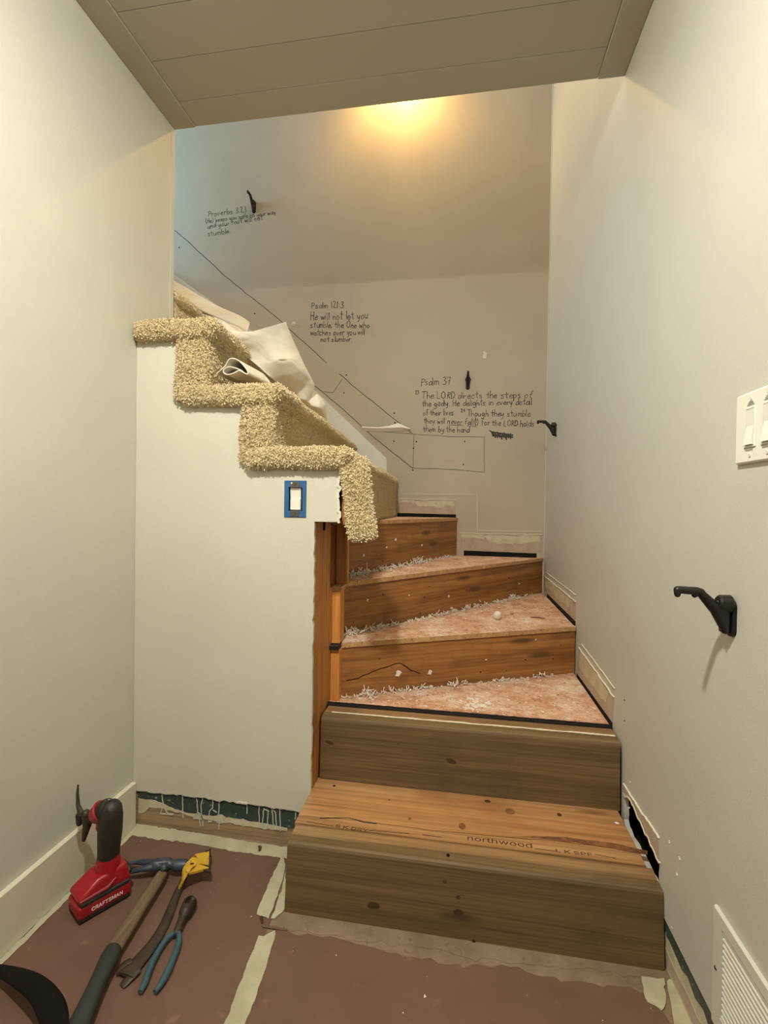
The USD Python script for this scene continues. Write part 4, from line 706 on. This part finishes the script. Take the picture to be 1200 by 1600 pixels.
obj('rim', tm(fr_), 'blue_plastic', bs)
obj('box_wall', tm(man(bx(c0 + .003, c1 - .003, YW + .003, YW + .07, d0 + .003, d1 - .003)) - man(bx(c0 + .012, c1 - .010, YW, YW + .066, d0 + .012, d1 - .012))), 'blue_plastic', bs)
sx = (c0 + c1) / 2 - .001
obj('rocker', tm(man(bx(sx - .0165, sx + .0165, YW + .002, YW + .03, 1.0465, 1.1145, .0015)) - hull_pts([(sx - .02, YW - .001, 1.08), (sx + .02, YW - .001, 1.08), (sx - .02, YW + .0055, 1.08), (sx + .02, YW + .0055, 1.08), (sx - .02, YW - .001, 1.12), (sx + .02, YW - .001, 1.12), (sx - .02, YW + .0022, 1.12), (sx + .02, YW + .0022, 1.12)])), 'white_plastic', bs, smooth=False)
obj('yoke', cat([bx(sx - .014, sx + .014, YW - .0045, YW - .0030, 1.1165, 1.134), bx(sx - .014, sx + .014, YW - .0045, YW - .0030, 1.027, 1.0435), bx(sx - .019, sx + .019, YW + .006, YW + .008, 1.043, 1.117)]), 'steel', bs)
for z in (1.126, 1.035): obj('screw', cyl((sx, YW - .0045, z), (sx, YW - .0065, z), .0042, .003, 14), 'nail_metal', bs)
obj('screw', cyl((sx - .010, YW - .0045, 1.129), (sx - .010, YW - .006, 1.129), .003, .002, 10), 'white_plastic', bs)

# ================================================================== FLOOR COVERING
def fpoly(pts, amp=0., step=.02, seed=0):
    P = [tuple(at(x, y, Z=0)[:2]) if len(q_) == 2 else q_ for q_ in [()] for x, y in pts]; return rag_poly(P, amp, step, seed) if amp else Polygon(P)
p_l = Polygon([(-1.034, -1.0), (-1.034, 1.398), (-.50, 1.398), (-.462, 1.16), (-.44, -1.0)])
p_r = Polygon([(-.452, -1.0), (-.452, 1.115)] + ragged([(-.436, 1.13), (-.2, 1.128), (-.02, 1.112), (.1, 1.128), (.28, 1.122), (.425, 1.128)], .004, .02, 12) + ragged([(.425, 1.128), (.44, 1.09), (.46, .9)], .001, .05, 13) + [(.46, -1.0)])
obj('rosin_paper', on_floor(p_l, .0012, .0002), 'rosin_paper', smooth=False, label='brown paper floor covering under the tools', cat='floor paper')
obj('rosin_paper', on_floor(p_r.buffer(0), .0012, .0016), 'rosin_paper', smooth=False, label='brown paper floor covering in front of the bottom step', cat='floor paper')
def tape(P, label, z, amp=.0012, seed=0, m='masking_tape'):
    obj('masking_tape', on_floor(rag_poly(P, amp, .012, seed), .0007, z), m, smooth=False, label=label, cat='tape')
tape([(-1.046, 1.372), (-1.046, 1.428), (-.80, 1.421), (-.66, 1.414), (-.45, 1.412), (-.47, 1.366), (-.68, 1.366), (-.80, 1.374)], 'cream masking tape along the floor below the bare wall strip', .0016, .0016, 1)
tape([(-1.034, -.8), (-1.034, 1.40), (-1.018, 1.392), (-1.017, -.8)], 'cream masking tape along the left baseboard', .0024, .001, 2)
tape([tuple(at(x, y, Z=0)[:2]) for x, y in [(441, 1336), (446, 1350), (444, 1368), (421, 1437), (399, 1430)]], 'cream masking tape strip beside the bottom step', .0030, .001, 3)
tape([tuple(at(x, y, Z=0)[:2]) for x, y in [(404, 1464), (412, 1466), (431, 1455), (428, 1474), (400, 1560), (368, 1640), (330, 1640), (352, 1600)]], 'cream masking tape strip joining the two sheets of brown paper', .0036, .001, 4)
tape([tuple(at(x, y, Z=0)[:2]) for x, y in [(1002, 1528), (1038, 1532), (1041, 1575), (1036, 1582), (1010, 1566)]], 'torn masking tape piece beside the bottom step at the right wall', .0030, .0016, 5)
tape([tuple(at(x, y, Z=0)[:2]) for x, y in [(1042, 1535), (1050, 1530), (1100, 1640), (1060, 1640)]], 'masking tape running along the foot of the right wall', .0024, .001, 6)
tape([tuple(at(x, y, Z=0)[:2]) for x, y in [(446, 1362), (447, 1420), (432, 1436), (424, 1438), (440, 1390)]], 'greyish tape scrap pressed against the side of the bottom step', .0016, .0016, 7)
dirt = Polygon(ragged([tuple(at(x, y, Z=0)[:2]) for x, y in [(440, 1440), (560, 1452), (700, 1478), (900, 1505), (1000, 1518)]], .001, .02, 21) + ragged([tuple(at(x, y, Z=0)[:2]) for x, y in [(1000, 1526), (880, 1510), (740, 1500), (640, 1478), (540, 1468), (436, 1450)]], .004, .02, 22)).buffer(0)
obj('paper_scrap', on_floor(dirt, .0005, .0004), 'subfloor', smooth=False, label='dirty torn paper edge along the foot of the bottom step', cat='paper')
q = at(405, 1328, Z=0); obj('nail', tm(chain([q + [-.004, .008, .004], q + [.003, .001, .009], q + [.004, -.008, .005]], [.0035, .0045, .003], 8)), 'knot_dark', label='rusty bent scrap lying on the masking tape', cat='debris')
q = at(409, 1440, Z=0); obj('nail', tm(chain([q + [-.004, .006, .004], q + [.004, -.006, .004]], [.0045, .003], 8)), 'knot_dark', label='rusty crumb between the two tape strips', cat='debris')
q0, q1 = at(411, 1447, Z=.004), at(448, 1453, Z=.004); obj('paper_strip', tm(chain([q0, q1], [.003, .0025], 6)), 'rosin_paper', label='thin pinkish paper sliver beside the corner of the bottom step', cat='paper')
fk = []
rr = np.random.default_rng(77)
while len(fk) < 70:
    x, y = rr.uniform(-1.0, .44), rr.uniform(.5, 1.36)
    if y > 1.1 and x > -.5: continue
    r0 = rr.uniform(.0005, .0017); hh = hull_pts(np.array([x, y, .0032]) + rr.normal(size=(7, 3)) * [r0, r0, r0 * .3])
    if hh.volume() > 0: fk.append(tm(hh))
obj('dust_flecks', cat(fk), 'plaster_edge', smooth=False, label='scattered pale dust flecks on the brown paper', cat='debris', kind='stuff')

# ================================================================== TOOLS
def P(x, y, z): return at(x, y, Z=z)
T0 = P(165, 1432, 0.0)
ot = thing('oscillating_tool', 'red and black cordless oscillating cutting tool standing on its battery', 'power tool', (T0[0], T0[1], 0))
e0, e1 = P(122, 1452, 0)[:2], P(207, 1402, 0)[:2]; dd = (e1 - e0) / np.linalg.norm(e1 - e0); nn = np.array([dd[1], -dd[0]]); Lb = np.linalg.norm(e1 - e0)
def loc3(u, w, z): q = e0 + dd * u - nn * w; return np.array([q[0], q[1], z])     # u along the battery, w away from its near side
def rbox(u0, u1, w0, w1, z0, z1, r, taper=0.): return hull([(loc3(u, w, z), r) for u, tu in ((u0 + r, 1), (u1 - r, -1)) for w, tw in ((w0 + r, 1), (w1 - r, -1)) for z, tz in ((z0 + r, 0), (z1 - r, 1))], 12)
obj('battery', tm(rbox(0, Lb, 0.002, .078, .012, .046, .008)), 'tool_red', ot)
obj('battery_base', tm(rbox(.003, Lb - .003, .004, .076, .0035, .018, .004)), 'tool_black', ot)
foot = Manifold.batch_hull([sph(loc3(u, w, z), .010) for u, w, z in [(.012, .014, .058), (.118, .014, .058), (.012, .066, .058), (.118, .066, .058), (.05, .018, .083), (.112, .018, .088), (.05, .062, .083), (.112, .062, .088)]])
obj('foot', tm(foot), 'tool_red', ot)
obj('battery_gap', tm(rbox(.006, Lb - .006, .000, .074, .044, .056, .004)), 'tool_black', ot)
obj('latch', tm(hull([(loc3(Lb - .002, .02, .066), .009), (loc3(Lb - .002, .055, .066), .009), (loc3(Lb - .01, .04, .082), .008)])), 'tool_black', ot)
obj('side_rib', tm(chain([loc3(.008, .006, .058), loc3(.07, .004, .062), loc3(.09, .008, .072)], [.005, .006, .004], 10)), 'tool_dark_red', ot)
base_, topc = P(178, 1372, .085), P(174, 1262, .285)
base_ = np.array([*loc3(.082, .040, .085)[:2], .085])
ax = (topc - base_)
tl = lambda s: base_ + ax * s
topc = at(174, 1264, Y=base_[1] + .004); ax = topc - base_
neck = hull([(tl(-.05), .034), (tl(.22), .0275)], 20); obj('neck', tm(neck), 'tool_red', ot)
grip = chain([tl(.12), tl(.35), tl(.62), tl(.88), tl(.985)], [.0272, .0272, .0300, .0292, .0265], 24) - hull([(tl(-.2) + [.05, 0, -.012], .05), (tl(.08) + [.02, 0, 0], .03)])
obj('grip', tm(grip), 'tool_black', ot, smooth=40)
hd = at(140, 1277, Y=base_[1] + .010); hv = hd - topc; hv /= np.linalg.norm(hv); ht = topc + np.array([0, 0, .004])
obj('gear_head', tm(hull([(ht + hv * .018, .0265), (ht + hv * .046 + [0, 0, -.004], .021)], 20)), 'tool_black', ot)
obj('head_band', cyl(ht + hv * .030 + [0, 0, .002], ht + hv * .056 + [0, 0, -.006], .0275, .0225, 24, .003), 'tool_red', ot)
obj('trigger', tm(hull([(ht + hv * .030 + [0, -.008, -.026], .011), (ht + hv * .034 + [0, -.008, -.040], .009)], 14)), 'tool_red', ot)
obj('top_button', tm(hull([(ht + hv * .006 + [0, -.004, .0235], .006), (ht + hv * .018 + [0, -.004, .0225], .006)], 12)), 'steel', ot, label='grey thumb button')
tipc = ht + hv * .078 + np.array([0, 0, -.010])
obj('clamp', tm(hull([(ht + hv * .056 + [0, 0, -.006], .015), (tipc, .013)], 16)), 'tool_black', ot)
def pp(x, y): return at(x, y, Y=tipc[1] - .004)
obj('clamp_lever', tm(chain([pp(134, 1272), pp(136, 1290), pp(131, 1312)], [.012, .011, .0052], 12)), 'dark_iron', ot)
blade = chain([pp(127, 1272), pp(122, 1258), pp(121, 1240), pp(122, 1226)], [.0085, .0055, .0038, .0022], 8); obj('blade', tm(blade), 'steel', ot, label='thin grey cutting blade pointing up')
obj('blade_collar', tm(chain([pp(124, 1274), pp(124, 1286)], [.0095, .008], 10)), 'dark_iron', ot)
tx = meshkit.text_mesh('CRAFTSMAN', 1.0, .02, bold=True); tx.apply_scale([.075 / tx.bounds[1][0], .0088, .03]); o_ = loc3(.030, .0018, .0245)
obj('lettering', onto(tx, o_ + np.array([*nn, 0]) * .0002, np.array([*dd, 0]), (0, 0, 1)), 'print_white', ot, smooth=False, label='white maker lettering')

# hammer
hm = thing('hammer', 'claw hammer with worn blue head and long wooden handle', 'hammer', (P(200, 1440, 0)[0], P(200, 1440, 0)[1], 0))
h0, h1, h2, h3 = P(253, 1366, .030), P(178, 1482, .026), P(128, 1590, .026), P(105, 1640, .026)
def flat_bar(pts, w, h, n=16):
    """Swept oval bar: half-widths w and half-heights h at each of pts."""
    pts = np.asarray(pts, float); t = np.gradient(pts, axis=0); t /= np.linalg.norm(t, axis=1, keepdims=True); up = np.array([0, 0, 1.0]); s = np.cross(t, up); s /= np.linalg.norm(s, axis=1, keepdims=True); u = np.cross(s, t)
    an = np.arange(n) * 2 * np.pi / n; V = pts[:, None] + np.cos(an)[None, :, None] * s[:, None] * np.asarray(w, float)[:, None, None] + np.sin(an)[None, :, None] * u[:, None] * np.asarray(h, float)[:, None, None]
    k = len(pts); i, j = np.meshgrid(np.arange(k - 1), np.arange(n), indexing='ij'); q = np.stack([i * n + j, i * n + (j + 1) % n, (i + 1) * n + (j + 1) % n, (i + 1) * n + j], -1).reshape(-1, 4)
    V = np.vstack([V.reshape(-1, 3), pts[:1], pts[-1:]]); c0_, c1_ = k * n, k * n + 1
    F = np.vstack([q[:, [0, 1, 2]], q[:, [0, 2, 3]], [[c0_, (j + 1) % n, j] for j in range(n)], [[c1_, (k - 1) * n + j, (k - 1) * n + (j + 1) % n] for j in range(n)]])
    m = trimesh.Trimesh(V, F, process=False); m.fix_normals(); return m
def smooth_path(pts, n):
    pts = np.asarray(pts, float); s = np.r_[0, np.cumsum(np.linalg.norm(np.diff(pts, axis=0), axis=1))]; return CubicSpline(s / s[-1], pts)(np.linspace(0, 1, n))
hp = smooth_path([h0, h0 * .5 + h1 * .5, h1], 14); obj('handle', flat_bar(hp, np.linspace(.0150, .0190, 14), np.linspace(.011, .014, 14)), 'hammer_handle', hm, smooth=40)
hp = smooth_path([h1 * 1.02 - h0 * .02, h2, h3], 12); obj('grip', flat_bar(hp, [.0185, .0215, .0205, .0195, .019, .019, .0195, .0205, .0215, .023, .024, .022], [.0145] * 12), 'rubber_black', hm, smooth=40)
f0, f1, f2 = P(288, 1352, .030), P(262, 1350, .032), P(244, 1352, .033)
obj('head', tm(hull([(f0, .0155), (P(276, 1352, .031), .0155)], 16) + hull([(P(276, 1352, .031), .0115), (f1, .0135)], 16) + hull([(f1, .0165), (f2, .0175)], 16) + hull([(P(256, 1356, .014), .011), (P(256, 1356, .045), .010)], 12)), 'worn_blue_steel', hm, smooth=40)
for sgn, (ex, ey) in ((1, (199, 1349)), (-1, (199, 1364))):
    pt = [P(244, 1351 + sgn * -2, .034), P(225, 1347 + (0 if sgn > 0 else 10), .033), P(ex, ey, .020)]
    obj('claw', flat_bar(smooth_path(pt, 8), np.linspace(.011, .006, 8), np.linspace(.010, .003, 8)), 'worn_blue_steel', hm, smooth=40)

# flat pry bar
pb_ = thing('pry_bar', 'flat pry bar with a yellow claw end lying beside the hammer', 'pry bar', (P(260, 1440, 0)[0], P(260, 1440, 0)[1], 0))
bpts = [P(288, 1372, .020), P(280, 1388, .012), P(268, 1418, .007), P(254, 1450, .006), P(236, 1478, .007), P(214, 1504, .010), P(196, 1524, .012)]
bp_ = smooth_path(bpts, 26); obj('shaft', flat_bar(bp_, np.interp(np.linspace(0, 1, 26), [0, .3, .6, .85, 1], [.0085, .0115, .0135, .0175, .0205]), np.interp(np.linspace(0, 1, 26), [0, .5, 1], [.004, .0045, .004]), 10), 'dark_iron', pb_, smooth=30)
yt = smooth_path([P(281, 1386, .014), P(286, 1374, .034), P(290, 1361, .053), P(300, 1350, .056)], 12); obj('neck', flat_bar(yt, np.linspace(.009, .014, 12), [.0042] * 12, 10), 'yellow_worn', pb_, smooth=30)
def quad_prism(pts, t): m = np.array(pts); return hull_pts(np.vstack([m, m - [0, 0, t]]))
yz = .056
blade_y = quad_prism([P(289, 1350, yz), P(294, 1364, yz - .002), P(326, 1356, yz - .012), P(327, 1330, yz - .012), P(306, 1334, yz - .002)], .006)
slot = quad_prism([P(335, 1341, .06), P(335, 1347, .06), P(313, 1345, .06), P(313, 1343.5, .06)], .08)
obj('yellow_claw', tm(blade_y - slot), 'yellow_worn', pb_, smooth=False, label='worn yellow claw with a nail slot')
for (xa, ya, xb, yb) in [(318, 1331, 330, 1325), (318, 1352, 330, 1351)]:
    obj('claw_tip', tm(quad_prism([P(xa, ya, yz - .010), P(xa, ya + 8, yz - .010), P(xb, yb + 12, yz - .017), P(xb, yb, yz - .017)], .004)), 'dark_iron', pb_, smooth=False)
for (xa, ya, xb, yb, xc, yc) in [(205, 1502, 190, 1514, 188, 1523), (216, 1514, 200, 1530, 190, 1541)]:
    pts_ = [P(xa, ya, .011), P(xb, yb, .009), P(xc, yc, .005)]; obj('flat_claw', flat_bar(smooth_path(pts_, 7), [.0105, .0105, .0105, .0102, .010, .0095, .008], np.linspace(.004, .002, 7), 8), 'dark_iron', pb_, smooth=30)

# end nippers
en = thing('nippers', 'end-cutting nippers with dark head and open blue-grey handles', 'pliers', (P(255, 1500, 0)[0], P(255, 1500, 0)[1], 0))
obj('jaw', tm(hull([(P(296, 1413, .022), .0185), (P(290, 1425, .020), .0165)], 18) + hull([(P(290, 1424, .018), .0125), (P(280, 1448, .014), .0095)], 14) - hull([(P(301, 1403, .034), .010), (P(294, 1409, .036), .008)], 12)), 'dark_iron', en, smooth=40)
obj('pivot', tm(hull([(P(283, 1441, .016), .0100), (P(276, 1457, .013), .0095)], 14)), 'dark_iron', en, smooth=40)
for L_ in ([(276, 1456), (266, 1462), (250, 1482), (233, 1516), (226, 1536), (219, 1550)], [(278, 1456), (280, 1468), (273, 1492), (262, 1518), (251, 1538), (242, 1550)]):
    n_l = len(L_); hp = smooth_path([P(x, y, z) for (x, y), z in zip(L_, np.linspace(.014, .010, n_l))], 22)
    obj('handle', flat_bar(hp, np.interp(np.linspace(0, 1, 22), [0, .25, .8, 1], [.0055, .0068, .0078, .0055]), np.interp(np.linspace(0, 1, 22), [0, .25, .8, 1], [.0055, .0068, .0078, .0055])), 'blue_grip', en, smooth=40)
# black strap at the picture's lower left corner
sp_ = smooth_path([P(-60, 1504, .012), P(0, 1516, .030), P(36, 1530, .046), P(62, 1548, .054), P(80, 1575, .054), P(86, 1605, .046), P(80, 1650, .026), P(70, 1690, .012)], 40)
stp = thing('bag_strap', 'curved black strap lying on the paper in the lower left corner', 'strap', (P(60, 1550, 0)[0], P(60, 1550, 0)[1], 0))
obj('webbing', flat_bar(sp_, np.interp(np.linspace(0, 1, 40), [0, .2, .5, .75, 1], [.006, .009, .020, .024, .022]), np.interp(np.linspace(0, 1, 40), [0, .2, .5, 1], [.005, .006, .010, .010]), 16), 'strap_black', stp, smooth=50)
